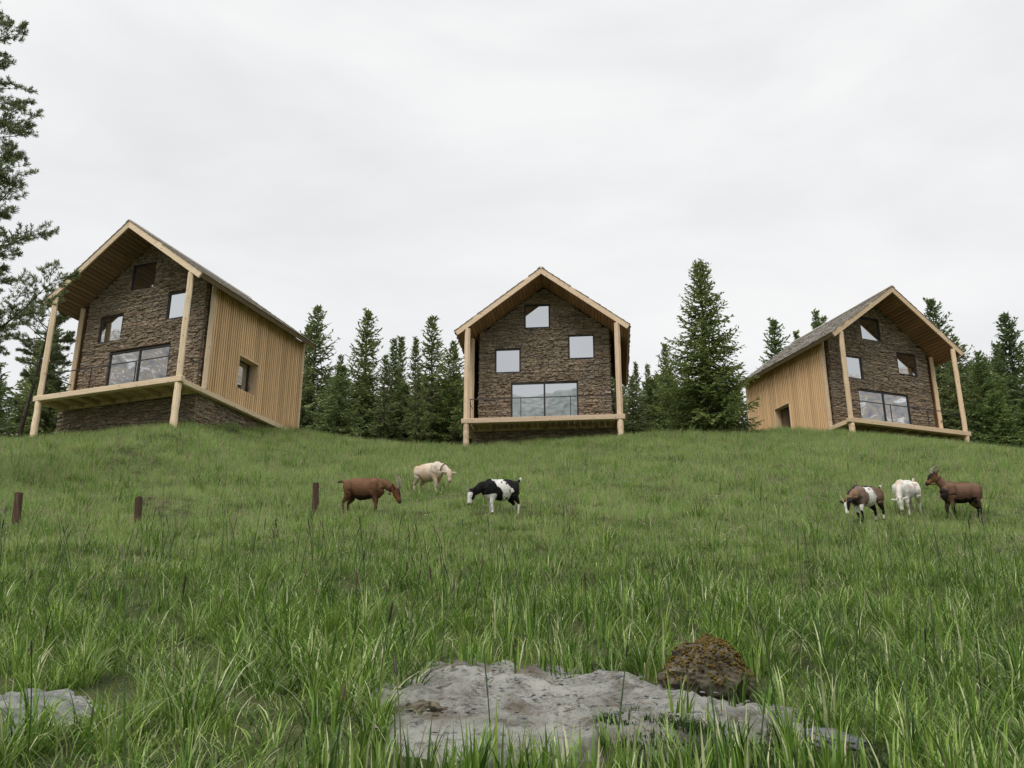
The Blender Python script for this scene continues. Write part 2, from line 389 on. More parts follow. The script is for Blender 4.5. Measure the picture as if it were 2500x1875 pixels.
def lay(stones, frame, parent, keep, part_name, seed):
    """frame(u, v, depth) -> matrix.  The largest become objects, the rest one joined part"""
    rr = random.Random(seed); order = sorted(range(len(stones)), key=lambda i: -stones[i][2]*stones[i][3])
    big = set(order[:keep]); mb = MB()
    for i, (u, v, w, h, d) in enumerate(stones):
        me = rr.choice(STONES); m = frame(u, v) @ Euler((rr.uniform(-.04, .04), rr.uniform(-.02, .02)*min(1, .3/w), rr.uniform(-.05, .05))).to_matrix().to_4x4() @ Matrix.Diagonal((w-.006, d, h-.005, 1))
        if i in big:
            o = bpy.data.objects.new('stone', me); COL.objects.link(o); o.parent = parent; o.matrix_local = m
        else: mb.add([m @ q.co for q in me.vertices], [p.vertices[:] for p in me.polygons])
    o = put(part_name, mb.mesh(part_name, M['stone']), parent); o['kind'] = 'stuff'

def panel_mesh(name, rect, holes, y0, y1, mat, top=None):
    """a wall slab (u along x, v along z) with rectangular holes, clipped by a gable line"""
    us = sorted({rect[0], rect[1], 0.0, *[q for h in holes for q in h[:2]]}); us = [u for u in us if rect[0] <= u <= rect[1]]
    vs_ = sorted({rect[2], rect[3], *[q for h in holes for q in h[2:]]}); vs_ = [v for v in vs_ if rect[2] <= v <= rect[3]]
    mb = MB(); top = top or (lambda u: rect[3])
    for i in range(len(us)-1):
        for k in range(len(vs_)-1):
            a, b, c, d = us[i], us[i+1], vs_[k], vs_[k+1]; cu, cv = (a+b)/2, (c+d)/2
            if any(h[0] < cu < h[1] and h[2] < cv < h[3] for h in holes): continue
            ta, tb = min(d, top(a)), min(d, top(b)); ta, tb = max(ta, c), max(tb, c)
            if max(ta, tb) - c < 1e-4: continue
            mb.add([(a, y0, c), (b, y0, c), (b, y0, tb), (a, y0, ta), (a, y1, c), (b, y1, c), (b, y1, tb), (a, y1, ta)],
                   [(0, 1, 2, 3), (5, 4, 7, 6), (1, 5, 6, 2), (4, 0, 3, 7), (3, 2, 6, 7), (4, 5, 1, 0)])
    return mb.mesh(name, mat)
MESH = {}
def shared(key, fn):
    if key not in MESH: MESH[key] = fn()
    return MESH[key]
def roof_xyz(s, side, y, lift):           # s = distance down the slope from the ridge
    return (side*(s*math.cos(TH)+lift*math.sin(TH)), y, HR-s*math.sin(TH)+lift*math.cos(TH))
SLOPE = WE/math.cos(TH)
def make_window(kind, rect, parent, glass_y, mullion=False, rz=None, loc=None, transom=False):
    x0, x1, z0, z1 = rect; f = .055
    def fm():
        mb = MB(); y0, y1 = glass_y-.05, glass_y+.03
        mb.box(x0, x1, y0, y1, z1-f, z1); mb.box(x0, x1, y0, y1, z0, z0+f); mb.box(x0, x0+f, y0, y1, z0+f, z1-f); mb.box(x1-f, x1, y0, y1, z0+f, z1-f)
        return mb.mesh('window', M['steel'])
    w = put('window', shared('win'+kind, fm), parent, loc, rz)
    spans = [(x0+f, x1-f)]
    if mullion:
        c = (x0+x1)/2; spans = [(x0+f, c-.035), (c+.035, x1-f)]
        put('mullion', shared('mul'+kind, lambda: MB().box(c-.035, c+.035, glass_y-.045, glass_y+.03, z0+f, z1-f).mesh('mullion', M['steel'])), w)
    for i, (a, b) in enumerate(spans):
        put('pane', shared('pane%s%d' % (kind, i), lambda: MB().box(a, b, glass_y-.01, glass_y+.01, z0+f, z1-f).mesh('pane', M['pane'])), w)
    return w
def log_mesh(name, p0, p1, r, mat, seed, n=8, rnd=.08, flat=True):
    rr = random.Random(seed); k = 14; pts = []; rad = []
    for i in range(k):
        t_ = i/(k-1); pts.append(Vector(p0).lerp(Vector(p1), t_)+Vector((rr.uniform(-1, 1), rr.uniform(-1, 1), 0))*.006); rad.append(r*(1+rr.uniform(-rnd, rnd)*.5))
    mb = MB(); base = 0
    ang = [math.pi/4*q+(.16 if q % 2 else -.16)+math.pi/8 for q in range(8)] if flat else [2*math.pi*q/n for q in range(n)]
    for p, q in zip(pts, rad):
        for a in ang: mb.v.append((p.x+math.cos(a)*q*1.06, p.y+math.sin(a)*q*1.06, p.z))
    m_ = len(ang)
    for i in range(k-1):
        for q in range(m_): mb.f.append((i*m_+q, i*m_+(q+1) % m_, (i+1)*m_+(q+1) % m_, (i+1)*m_+q))
    mb.f.append(tuple(range(m_))[::-1]); mb.f.append(tuple((k-1)*m_+q for q in range(m_)))
    return mb.mesh(name, mat)

def house(loc, yaw, label, tints, seed, side, base_left, grounds):
    """side: +1 slatted wall shown on the right, -1 on the left, 0 both plain"""
    h = tag(empty('house', loc, yaw), label, 'house', 'timber framed stone houses along the hilltop')
    tl, tsl, tso = tints; rr = random.Random(seed)
    # ---- stone box
    holes = list(WIN.values())
    big = (-WS, WS, 0.0, under(0))
    wall = put('stone_wall', shared('front', lambda: panel_mesh('stone_wall', (-WS, WS, -.02, under(0)-.02), holes, .10, .26, M['core'], lambda u: under(u)-.02)), h)
    sides = MB(); sides.box(-WS, -WS+.2, .26, YL-.05, -.02, under(WS)-.02); sides.box(WS-.2, WS, .26, YL-.05, -.02, under(WS)-.02); sides.box(-WS+.2, WS-.2, YL-.25, YL-.06, -.02, under(WS)-.02)
    put('side_wall', sides.mesh('side_wall', M['core']), h)
    st = stone_courses(-WS-.03, WS+.03, 0, under(0)-.03, lambda u: under(u)-.03, holes, seed)
    lay(st, lambda u, v: Matrix.Translation((u, .10, v)), wall, 200, 'stone_courses', seed+1)
    for sd_ in (-1, 1):
        if side and sd_ != side: continue
        depth = 6.0 if side == 1 else 1.2
        shole = [(1.7, 3.2, .5, 2.1)] if side == 1 else []
        s2 = stone_courses(.10, depth, 0, under(WS)-.05, lambda u: 9, [(1.95, 3.0, .62, 1.95)] if side == 1 else [], seed+20+sd_)
        fr_ = (lambda u, v: Matrix.Translation((WS-.02, u, v)) @ Matrix.Rotation(math.pi/2, 4, 'Z')) if sd_ == 1 else (lambda u, v: Matrix.Translation((-WS+.02, u, v)) @ Matrix.Rotation(-math.pi/2, 4, 'Z'))
        lay(s2, fr_, wall, 20, 'side_courses', seed+3)
    # ---- stone base below the deck
    bx0, bx1, bz = base_left, 2.93, -3.4
    base = put('stone_base', MB().box(bx0, bx1, 0, YL-.1, bz, -.06).mesh('stone_base', M['core']), h)
    sb = stone_courses(bx0-.03, bx1+.05, -2.3, -.2, lambda u: 9, [], seed+5)
    lay(sb, lambda u, v: Matrix.Translation((u, 0, v)), base, 60, 'base_courses', seed+6)
    for sd_ in (1,):
        sb = stone_courses(0, YL-.1, -2.3, -.1, lambda u: 9, [], seed+7)
        lay(sb, lambda u, v: Matrix.Translation((bx1-.02, u, v)) @ Matrix.Rotation(math.pi/2, 4, 'Z'), base, 20, 'base_side_courses', seed+8)
    # ---- windows in the stone gable
    for k in ('peak', 'ml', 'mr'): make_window(k, WIN[k], h, .10)
    make_window('big', WIN['big'], h, .10, True)
    # ---- roof
    def slab():
        mb = MB()
        for s_ in (-1, 1):
            a = [roof_xyz(.001, s_, YF+.06, 0), roof_xyz(SLOPE, s_, YF+.06, 0), roof_xyz(SLOPE, s_, YF+.06, -RT+.03), (0, YF+.06, HR-(RT-.03)/math.cos(TH))]
            b = [(p[0], YL+.12, p[2]) for p in a]
            mb.add(a+b, [(0, 1, 2, 3), (7, 6, 5, 4), (0, 4, 5, 1), (1, 5, 6, 2), (2, 6, 7, 3)])
        return mb.mesh('roof', M['roof_dark'])
    roof = put('roof', shared('roof', slab), h, color=(1, 1, 1, 1))
    for s_ in (-1, 1):
        def fas():
            a = [roof_xyz(0, s_, YF, .012), roof_xyz(SLOPE+.02, s_, YF, .012), roof_xyz(SLOPE+.02, s_, YF, -.215), (0, YF, HR-.215/math.cos(TH))]
            b = [(p[0], YF+.058, p[2]) for p in a]
            return MB().add(a+b, [(0, 3, 2, 1), (4, 5, 6, 7), (0, 1, 5, 4), (1, 2, 6, 5), (2, 3, 7, 6), (3, 0, 4, 7)]).mesh('fascia', M['timber_x'])
        put('fascia', shared('fascia%d' % s_, fas), roof, color=tl)
        def eav():
            a = [roof_xyz(SLOPE+.002, s_, YF+.06, .0), roof_xyz(SLOPE+.03, s_, YF+.06, .0), roof_xyz(SLOPE+.03, s_, YF+.06, -.16), roof_xyz(SLOPE+.002, s_, YF+.06, -.16)]
            b = [(p[0], YL+.14, p[2]) for p in a]
            return MB().add(a+b, [(0, 3, 2, 1), (4, 5, 6, 7), (0, 1, 5, 4), (1, 2, 6, 5), (2, 3, 7, 6), (3, 0, 4, 7)]).mesh('eaves_board', M['roof_dark'])
        put('eaves_board', shared('eaves%d' % s_, eav), roof, color=(1.5, 1.35, 1.2, 1))
        nb = 27; wb = (SLOPE-.02)/nb
        for q in range(nb):
            s0 = .02+q*wb
            me = shared('soffit_board', lambda: MB().box(-wb/2+.012, wb/2-.012, YF+.06, YL, -.026, 0).mesh('soffit_board', M['soffit']))
            p = roof_xyz(s0+wb/2, s_, 0, -RT+.028-rr.uniform(0, .004))
            put('soffit_board', me, roof, p, (0, TH if s_ > 0 else -TH, 0), None, tso)
        mb = MB(); r2 = random.Random(seed*7+s_)
        rows = 15; rh = SLOPE/rows
        for q in range(rows):
            y = YF-.03-r2.uniform(0, .2)
            while y < YL+.14:
                w = r2.uniform(.16, .36); y1 = min(y+w, YL+.17); y0 = max(y, YF-.03)
                if y1-y0 > .05:
                    sa, sb_ = q*rh-.02, (q+1)*rh+.03+r2.uniform(-.015, .03); l1 = .034+r2.uniform(0, .010)
                    a = [roof_xyz(max(sa, 0), s_, y0, .012), roof_xyz(sb_, s_, y0, l1), roof_xyz(sb_, s_, y1-.008, l1+r2.uniform(-.006, .008)), roof_xyz(max(sa, 0), s_, y1-.008, .012)]
                    b = [roof_xyz(sb_, s_, y0, l1-.012), roof_xyz(sb_, s_, y1-.008, l1-.012)]
                    mb.add(a+b, [(0, 1, 2, 3) if s_ > 0 else (3, 2, 1, 0), (1, 4, 5, 2), (0, 4, 1), (3, 2, 5)])
                y += w
        o = put('shingles', mb.mesh('shingles', M['shingle']), roof); o['kind'] = 'stuff'
    rc = MB()
    y = YF-.03
    while y < YL:
        w = rr.uniform(.9, 1.3); y1 = min(y+w, YL+.16)
        for s_ in (-1, 1):
            a = [roof_xyz(-.01, s_, y, .075), roof_xyz(.16, s_, y, .065), roof_xyz(.16, s_, y1-.01, .065), roof_xyz(-.01, s_, y1-.01, .075)]
            b = [roof_xyz(-.01, s_, y, .05), roof_xyz(.16, s_, y, .045), roof_xyz(.16, s_, y1-.01, .045), roof_xyz(-.01, s_, y1-.01, .05)]
            rc.add(a+b, [(0, 1, 2, 3), (0, 4, 5, 1), (1, 5, 6, 2), (2, 6, 7, 3)])
        y += w
    put('ridge_cap', rc.mesh('ridge_cap', M['shingle']), roof)
    # ---- posts
    for i, s_ in enumerate((-1, 1)):
        x = s_*WPOST
        put('post', log_mesh('post', (x, YP, -.02), (x, YP, HR-SL*WPOST-.235/math.cos(TH)), .115, M['timber_up'], seed+31+i), h, color=tl)
        put('post', log_mesh('post', (x+.005, YP, grounds[i]-.5), (x, YP, -.215), .118, M['timber_up'], seed+41+i, 12, .14, False), h, color=tl)
        put('edge_post', log_mesh('edge_post', (s_*3.16, .06, -.02), (s_*3.16, .06, under(3.16)-.01), .105, M['timber_up'], seed+51+i), h, color=tl)
    # ---- slatted timber side walls
    for s_ in (-1, 1):
        x = s_*3.13
        hole = None
        if s_ == 1: hole = (1.84, 3.10, .64, 1.94)
        if s_ == -1: hole = (2.78, 3.98, -.35, 1.94)
        tp = under(3.25)-.02
        me = shared('timber_wall%d' % s_, lambda: panel_mesh('timber_wall', (.17, YL, -.02, tp), [hole], -.02, .02, M['slat_back']))
        tw = put('timber_wall', me, h, (x, 0, 0), (0, 0, math.pi/2), None, tsl)
        if s_ == side or (side == 0 and False):
            n = 46; pit = (YL-.17)/n
            zt, zl = tp+.02, .0
            full = shared('slat', lambda: MB().box(-.036, .036, 0, .06, zl, zt-.0, .008).mesh('slat', M['slat']))
            for q in range(n):
                yy = .17+(q+.5)*pit; yj = rr.uniform(-.004, .004)
                parts = [(zl, zt)]
                if hole[0] < yy < hole[1]:
                    parts = [p for p in ((zl, hole[2]), (hole[3], zt)) if p[1]-p[0] > .1]
                for (a, b) in parts:
                    if (a, b) == (zl, zt): me2 = full
                    else: me2 = shared('slat_%.2f_%.2f' % (a, b), lambda: MB().box(-.036, .036, 0, .06, a, b, .008).mesh('slat', M['slat']))
                    # local frame of the wall panel: u = y, outward = -v for s=+1
                    if s_ == 1: put('slat', me2, tw, (yy, -.081+yj, 0), None, None, tsl)
                    else: put('slat', me2, tw, (yy, .021+yj, 0), None, None, tsl)
            a0, a1, b0, b1 = hole
            rev = MB(); d0, d1 = (-.11, .33) if s_ == 1 else (-.33, .11)
            rev.box(a0-.03, a0+.015, d0, d1, b0-.03, b1+.03); rev.box(a1-.015, a1+.03, d0, d1, b0-.03, b1+.03)
            rev.box(a0+.015, a1-.015, d0, d1, b1-.015, b1+.03); rev.box(a0+.015, a1-.015, -.01 if s_ == 1 else d0, d1 if s_ == 1 else .01, b0-.03, b0+.015)
            put('reveal', rev.mesh('reveal', M['timber_up']), tw, color=tsl)
            if s_ == 1:
                make_window('side', (2.05, 2.95, .62, 1.95), h, -.02, False, (0, 0, math.pi/2), (WS+.035, 0, 0))
            else:
                bdw = put('door_lining', MB().box(a0, a1, .02, .06, b0, b1).mesh('door_lining', M['core']), h, (-WS-.02, 0, 0), (0, 0, math.pi/2))
                for q in range(3):
                    put('door_board', MB().box(3.36+q*.19, 3.53+q*.19, .065, .10, b0, b1-.06).mesh('door_board', M['soffit']), bdw, color=(.55, .5, .5, 1))
                make_window('door', (2.82, 3.33, -.3, 1.90), h, .07, False, (0, 0, math.pi/2), (-WS-.02, 0, 0))
        put('sill_beam', shared('sill_beam', lambda: MB().box(-.10, .10, YP+.12, YL, -.215, -.025, .012).mesh('sill_beam', M['timber_y'])), h, (s_*3.16, 0, 0), color=tl)
        put('corner_post', shared('corner_post', lambda: MB().box(-.06, .06, YL-.005, YL+.1, -.6, HR-SL*3.2-.2, .01).mesh('corner_post', M['timber_up'])), h, (s_*3.15, 0, 0), color=tsl)
    # ---- deck
    deck = put('deck', shared('deck', lambda: MB().box(-3.36, 3.36, YP-.13, YP+.11, -.21, 0, .015).mesh('deck', M['timber_x'])), h, color=tl)
    put('rear_beam', shared('rear_beam', lambda: MB().box(-3.05, 3.05, -.17, -.06, -.2, -.055, .01).mesh('rear_beam', M['timber_x'])), deck, color=(tl[0]*.8, tl[1]*.78, tl[2]*.72, 1))
    for q in range(24):
        x0 = -3.05+q*6.1/24
        put('deck_plank', shared('deck_plank', lambda: MB().box(.006, 6.1/24-.006, YP+.115, -.02, -.05, -.012).mesh('deck_plank', M['timber_y'])), deck, (x0, 0, rr.uniform(-.004, .004)), None, None, (tl[0]*.85, tl[1]*.82, tl[2]*.76, 1))
    for q in range(9):
        put('joist', shared('joist', lambda: MB().box(-.04, .04, YP+.115, -.175, -.19, -.055).mesh('joist', M['timber_y'])), deck, (-2.9+q*5.8/8, 0, 0), None, None, (tl[0]*.7, tl[1]*.66, tl[2]*.6, 1))
    # ---- railing
    rl = MB(); rl.box(-3.05, 3.05, YP+.02, YP+.045, .85, .885)
    for s_ in (-1, 1): rl.box(s_*3.10-.012, s_*3.10+.012, YP+.1, -.03, .85, .882)
    rail = put('railing', shared('railing', lambda: rl.mesh('railing', M['steel'])), h)
    for x in (-3.0, -.9, 1.15, 3.0):
        put('baluster', shared('baluster', lambda: MB().box(-.014, .014, YP+.018, YP+.047, 0, .85).mesh('baluster', M['steel'])), rail, (x, 0, 0))
    return h
house((-14.2, 34.54, 11.30), -.36, 'stone and pale timber house on the left mound with its slatted wall to the right', ((1, .97, .90, 1), (1.08, 1.0, .90, 1), (.95, .93, .90, 1)), 101, 1, -3.45, (-1.8, -2.0))
house((1.39, 39.39, 11.62), -.10, 'middle stone house facing straight downhill with pinkish timber posts', ((.96, .89, .84, 1), (.95, .9, .85, 1), (1.3, 1.12, .98, 1)), 202, 0, -3.0, (-1.5, -1.2))
house((17.23, 42.66, 12.26), .35, 'orange timber and stone house on the right, shingle roof, slatted wall facing left', ((1, .92, .82, 1), (1.08, .98, .87, 1), (1.15, 1.0, .86, 1)), 303, -1, -3.0, (-1.1, -1.2))

# ------------------------------------------------------------------ conifers
class NF:
    """collects needle sprays as small diamond shaped faces"""
    def __init__(s): s.v = []; s.f = []
    def leaf(s, p, d, side, l, w):
        n = len(s.v); m = p + d*(l*.5)
        s.v += [p, m+side*w, p+d*l, m-side*w]; s.f.append((n, n+1, n+2, n+3))
def perp(d, rr, flat=.35):
    a = d.cross(Vector((rr.uniform(-flat, flat), rr.uniform(-flat, flat), 1)))
    return a.normalized() if a.length > 1e-4 else Vector((1, 0, 0))
def spruce(seed, H, Rb, nwh, bare, step, lw, power=.85, dense=1.0, rag=.5):
    rr = random.Random(seed); nf = NF(); tk = MB()
    lean = Vector((rr.uniform(-.02, .02), rr.uniform(-.02, .02), 0))
    tr = H*.0145
    tk.tube([lean*(H*q)+Vector((0, 0, H*q)) for q in (0, .04, .2, .45, .7, .9, .99)], [tr*1.5, tr*1.12, tr*.95, tr*.66, tr*.36, tr*.13, .006], 8)
    us = []; u = bare
    while u < .975:
        us.append(u); u += (1-bare)/nwh*rr.uniform(.6, 1.4)*(1.15-.35*u)
    for u in us:
        wr = rr.uniform(.62, 1.18)
        L0 = Rb*((1-u)**power)*(.55+.45*min(1, (u-bare)/.10+.2))*wr + .10
        nb = rr.choice([6, 7, 7, 8, 9]) if u < .85 else 6
        a0 = rr.random()*6.28
        for b in range(nb):
            az = a0+6.283*b/nb+rr.uniform(-.35, .35); L = L0*rr.uniform(1-rag*1.3, 1+rag*.6)
            h = Vector((math.cos(az), math.sin(az), 0)); z0 = H*u+rr.uniform(-.012, .012)*H
            el = R(-14+52*u**1.6+rr.uniform(-8, 8)); sag = rr.uniform(.10, .32)*(1-u); lift = rr.uniform(.10, .30)
            def P(q): return lean*z0 + h*(L*q*math.cos(el)) + Vector((0, 0, z0+L*(math.sin(el)*q-sag*q*(1.6-q)+lift*q**3)))
            n = max(3, int(L/step)); prev = P(0)
            tk.tube([P(0), P(.5), P(.95)], [tr*.20+.004, tr*.12+.003, .003], 3, False)
            for i in range(1, n+1):
                q = i/n; p = P(q); d = (p-prev).normalized(); sd = perp(d, rr)
                if q > .12:
                    for _ in range(2): nf.leaf(prev+(p-prev)*rr.random()*.6, (d+Vector((rr.uniform(-.2, .2), rr.uniform(-.2, .2), rr.uniform(-.1, .3)))).normalized(), perp(d, rr, 1.2), lw*4.2*rr.uniform(.8, 1.3), lw*rr.uniform(.7, 1.1))
                if q > .18:
                    for s_ in (-1, 1):
                        if rr.random() > dense: continue
                        ls = (.15+.50*L*(1-q)**.8*min(1, q*2.2))*rr.uniform(.55, 1.15)
                        dd = (d*.75+sd*s_*rr.uniform(.6, 1.0)+Vector((0, 0, rr.uniform(-.42, .08)))).normalized()
                        k = max(1, int(ls/(lw*3.0))); pp = p
                        for c in range(k):
                            dc = (dd+Vector((rr.uniform(-.15, .15), rr.uniform(-.15, .15), -.10*c+rr.uniform(-.16, .16)))).normalized()
                            nf.leaf(pp, dc, perp(dc, rr, .9), lw*4.4*rr.uniform(.8, 1.3), lw*rr.uniform(.7, 1.1))
                            if c and rr.random() < .8:
                                for s2 in (-1, 1):
                                    d2 = (dc+perp(dc, rr, .5)*s2*.85+Vector((0, 0, rr.uniform(-.45, .1)))).normalized()
                                    nf.leaf(pp, d2, perp(d2, rr, 1), lw*3.5*rr.uniform(.6, 1.3), lw*.85)
                            pp = pp+dc*(lw*3.0)
                prev = p
    for _ in range(int(18)):
        z = H*rr.uniform(.955, 1.0); a = rr.random()*6.28; d = Vector((math.cos(a)*.5, math.sin(a)*.5, .9)).normalized()
        nf.leaf(lean*z+Vector((0, 0, z-.05)), d, perp(d, rr, 1), lw*3.2, lw*.6)
    crown = mesh_from('crown', nf.v, nf.f, M['needle']); trunk = tk.mesh('trunk', M['bark'], True)
    return trunk, crown, H
SPR = [spruce(21, 8, 2.15, 31, .13, .17, .047, .88, .95), spruce(22, 8, 1.95, 29, .20, .17, .047, .95, .9), spruce(23, 8, 2.4, 33, .07, .17, .048, .82, 1),
       spruce(24, 8, 1.75, 28, .24, .17, .046, 1.0, .85), spruce(25, 4, 1.6, 27, .02, .15, .040, .85, 1.0)]
HERO = spruce(31, 7.75, 2.45, 46, .075, .13, .038, .82, 1.0, .40)
def place_tree(kind, x, y, h, label, group, tint=(1, 1, 1, 1), wid=1.0, rz=None, name='spruce_tree'):
    t_ = tag(empty(name, (x, y, gz(x, y)-.1), (x*1.7+y*2.3) % 6.28 if rz is None else rz), label, 'tree', group)
    k = (h+.1)/kind[2]
    put('trunk', kind[0], t_, None, None, (k*wid, k*wid, k)); put('crown', kind[1], t_, None, None, (k*wid, k*wid, k), tint)
    return t_
WOOD = 'spruces of the wood behind the houses'
place_tree(HERO, 8.25, 38.6, 7.8, 'large dense spruce standing alone on the crest between the middle and right houses', WOOD, (1.05, 1.05, .92, 1), 1.0, .6)
FOREST = [  # kind, x, y, height, width, label
 (0, -22.22, 44, 7.1, 1.0, 'dark spruce seen through the posts at the left house\'s far corner'),
 (2, -22.9, 41, 3.2, 1.1, 'low dark spruce at the left picture edge below the pine'),
 (3, -26.0, 50, 7.2, 1.0, 'thin spruce half hidden behind the slender pine'),
 (0, -10.86, 50, 8.4, 1.0, 'tall spruce rising just right of the left house\'s rear eave'),
 (3, -13.17, 58, 9.6, .9, 'spruce top peeping over the left house\'s rear eave'),
 (4, -8.18, 43.5, 3.7, 1.05, 'small bushy spruce in front of the wood, branches to the ground'),
 (1, -11.0, 58, 7.3, .8, 'narrow spruce tip behind the small bushy spruce'),
 (0, -8.42, 52, 8.6, 1.0, 'tallest spruce in the gap between the left and middle houses'),
 (1, -7.3, 55, 7.7, .85, 'spruce crowding against the right side of the tallest one in the gap'),
 (3, -7.45, 60, 8.9, .9, 'greyish spruce with a slim tip right of the gap\'s tallest spruce'),
 (1, -6.5, 47, 5.2, .9, 'shorter spruce with bare pale trunk in the left gap'),
 (1, -4.63, 54, 9.3, 1.0, 'spruce with two crowded tips nearest the middle house\'s left post'),
 (3, -5.35, 51, 7.0, .85, 'slim spruce hugging the left flank of the two tipped one'),
 (2, -3.3, 53, 7.3, 1.0, 'broad spruce directly behind the middle house\'s left posts'),
 (1, -4.7, 46.5, 4.6, .8, 'young spruce with a straight pale trunk left of the middle house'),
 (3, 8.2, 60, 7.0, .75, 'left one of the two small spire spruces right of the middle house'),
 (1, 9.47, 63, 7.5, .75, 'right one of the two small spire spruces right of the middle house'),
 (0, 9.2, 55, 7.2, .9, 'spruce showing behind the left flank of the large lone spruce'),
 (2, 7.0, 54, 5.0, 1.1, 'low spruce right beside the middle house\'s right post'),
 (2, 12.0, 55, 5.6, 1.2, 'low spruce showing right of the large lone spruce'),
 (0, 17.39, 60, 10.1, 1.0, 'spruce standing clear above the right house\'s far roof edge'),
 (3, 21.13, 62, 11.4, .8, 'taller spruce tip showing over the right house\'s roof slope'),
 (1, 23.0, 66, 12.3, .7, 'second spruce tip peeping over the right house\'s roof near the ridge'),
 (3, 20.7, 66, 10.9, .7, 'faint small spruce tip low over the right house\'s roof'),
 (0, 27.09, 58, 11.3, 1.0, 'tall spruce rising behind the right house\'s overhanging eave'),
 (2, 25.2, 52, 7.4, 1.1, 'spruce framed between the right house\'s two right posts'),
 (2, 25.0, 49, 5.9, 1.15, 'dense spruce just outside the right house\'s outer post'),
 (4, 27.2, 53, 5.9, 1.1, 'rounded spruce left of the tall one at the right edge'),
 (0, 30.19, 55, 9.5, 1.15, 'tall broad spruce at the right picture edge'),
 (2, 29.2, 51, 6.9, 1.1, 'dark spruce cut by the right picture edge in front of the tall one'),
 (4, 24.9, 47.5, 3.5, 1.2, 'low spruce bush on the crest right of the right house'),
 (4, 26.6, 48, 3.1, 1.3, 'lowest spruce bush on the crest at the far right'),
]
rt = random.Random(77)
for (k, x, y, h, w, lab) in FOREST:
    d = rt.uniform(.82, 1.12)
    place_tree(SPR[k], x, y, h, lab, WOOD, (d*rt.uniform(.92, 1.08), d, d*rt.uniform(.85, 1.1), 1), w)
for (x, y, h) in [(-12.5, 62, 7.0), (-10, 63, 6.6), (-6.0, 62, 6.8), (-3.6, 61, 6.6), (-1.8, 58, 6.5), (6.6, 62, 6.2), (11.2, 64, 6.6), (13.6, 63, 6.0), (23.6, 58, 6.8), (26.4, 62, 7.2), (29.5, 62, 8), (32, 60, 8.5), (-9.3, 57, 5.2), (-6.9, 58, 5.2), (-5.3, 57, 5.0), (-24.5, 56, 6), (28.3, 56, 6.2), (-12.0, 54, 5.4), (10.4, 58, 5.2),
                  (-13.8, 55, 5.6), (-11.6, 60, 6.2), (-9.7, 60, 6.0), (-8.9, 56, 5.0), (-7.8, 62, 6.6), (-6.2, 55, 4.8), (-5.0, 60, 6.0), (-4.2, 57, 5.4), (-2.9, 56, 5.6), (-1.6, 54, 5.2), (6.2, 57, 4.6), (7.6, 63, 6.0), (8.7, 57, 5.2), (9.9, 61, 6.2), (11.8, 60, 5.6), (13.2, 58, 5.0), (14.6, 60, 5.2), (22.6, 54, 5.6), (24.6, 57, 6.4), (27.8, 60, 7.4), (30.8, 58, 7.2), (32.5, 54, 6.4), (-21.0, 52, 4.8), (-23.0, 54, 5.4), (-26.5, 52, 5.4), (-19.6, 50, 4.0), (-28, 54, 6), (-24.6, 43.5, 4.6), (-27, 46, 5.5), (-23.4, 46, 4.6)]:
    where = 'behind the pines left of the left house' if x < -19 else ('between the left and middle houses' if x < -2.3 else ('hidden behind the middle house\'s left side' if x < 2 else ('around the large lone spruce' if x < 16 else 'right of the right house')))
    place_tree(SPR[rt.choice([0, 2, 2, 4])], x, y, h, 'dark spruce deep in the stand '+where, 'dark spruces '+where, (.85, .85, .88, 1), 1.2)

def pine(seed, H, trunk_pts, boughs, needle=.095, nper=14):
    rr = random.Random(seed); tk = MB(); nf = NF()
    r0 = H*.012
    tk.tube(trunk_pts, [r0*(1.25-1.15*i/(len(trunk_pts)-1)) for i in range(len(trunk_pts))], 9)
    def trunk_at(z):
        for a, b in zip(trunk_pts[:-1], trunk_pts[1:]):
            if a[2] <= z <= b[2]: return Vector(a).lerp(Vector(b), (z-a[2])/(b[2]-a[2]))
        return Vector(trunk_pts[-1])
    def tuft(p, d, sz):
        for _ in range(nper):
            a = Vector((rr.gauss(0, 1), rr.gauss(0, 1), rr.gauss(0, 1))).normalized()
            e = (d*1.05+a*.95).normalized(); nf.leaf(p-d*sz*.4*rr.random(), e, perp(e, rr, 1.5), sz*rr.uniform(.7, 1.2), sz*.075)
    def twig(p, d, L, lvl, bare_):
        n = max(3, int(L/.14)); pts = [p]; q = p; dd = d
        for i in range(n):
            dd = (dd+Vector((rr.uniform(-.14, .14), rr.uniform(-.14, .14), rr.uniform(-.08, .13)))).normalized(); q = q+dd*(L/n); pts.append(q)
        rad = .008+.012*L if lvl == 0 else .004+.006*L
        tk.tube(pts, [rad*(1-.8*i/n) for i in range(n+1)], 4, False)
        for i in range(1, n+1):
            f = i/n
            if lvl < 2 and f > .22 and not bare_:
                for s_ in (-1, 1):
                    if rr.random() < .56:
                        dq = (pts[i]-pts[i-1]).normalized(); sd = perp(dq, rr, .5)
                        nd = (dq*.8+sd*s_*rr.uniform(.5, 1.0)+Vector((0, 0, rr.uniform(-.15, .4)))).normalized()
                        twig(pts[i], nd, min(.62, L*(.16+.34*(1-f)))*rr.uniform(.6, 1.2)+.05, lvl+1 if L > .45 else 2, False)
            if not bare_ and (lvl >= 1 and f > .3 or f > .75):
                dq = (pts[i]-pts[i-1]).normalized(); tuft(pts[i], (dq+Vector((0, 0, .35))).normalized(), needle*rr.uniform(.8, 1.2))
    for (z, az, L, el, bare_) in boughs:
        a = R(az); d = Vector((math.cos(a)*math.cos(R(el)), math.sin(a)*math.cos(R(el)), math.sin(R(el))))
        twig(trunk_at(z), d, L, 0, bare_)
    return tk.mesh('trunk', M['pine_bark'], True), mesh_from('crown', nf.v, nf.f, M['pine_needle'])
rp_ = random.Random(4)
PX, PY_ = -12.45, 20.0
pz = gz(PX, PY_)
bg = []
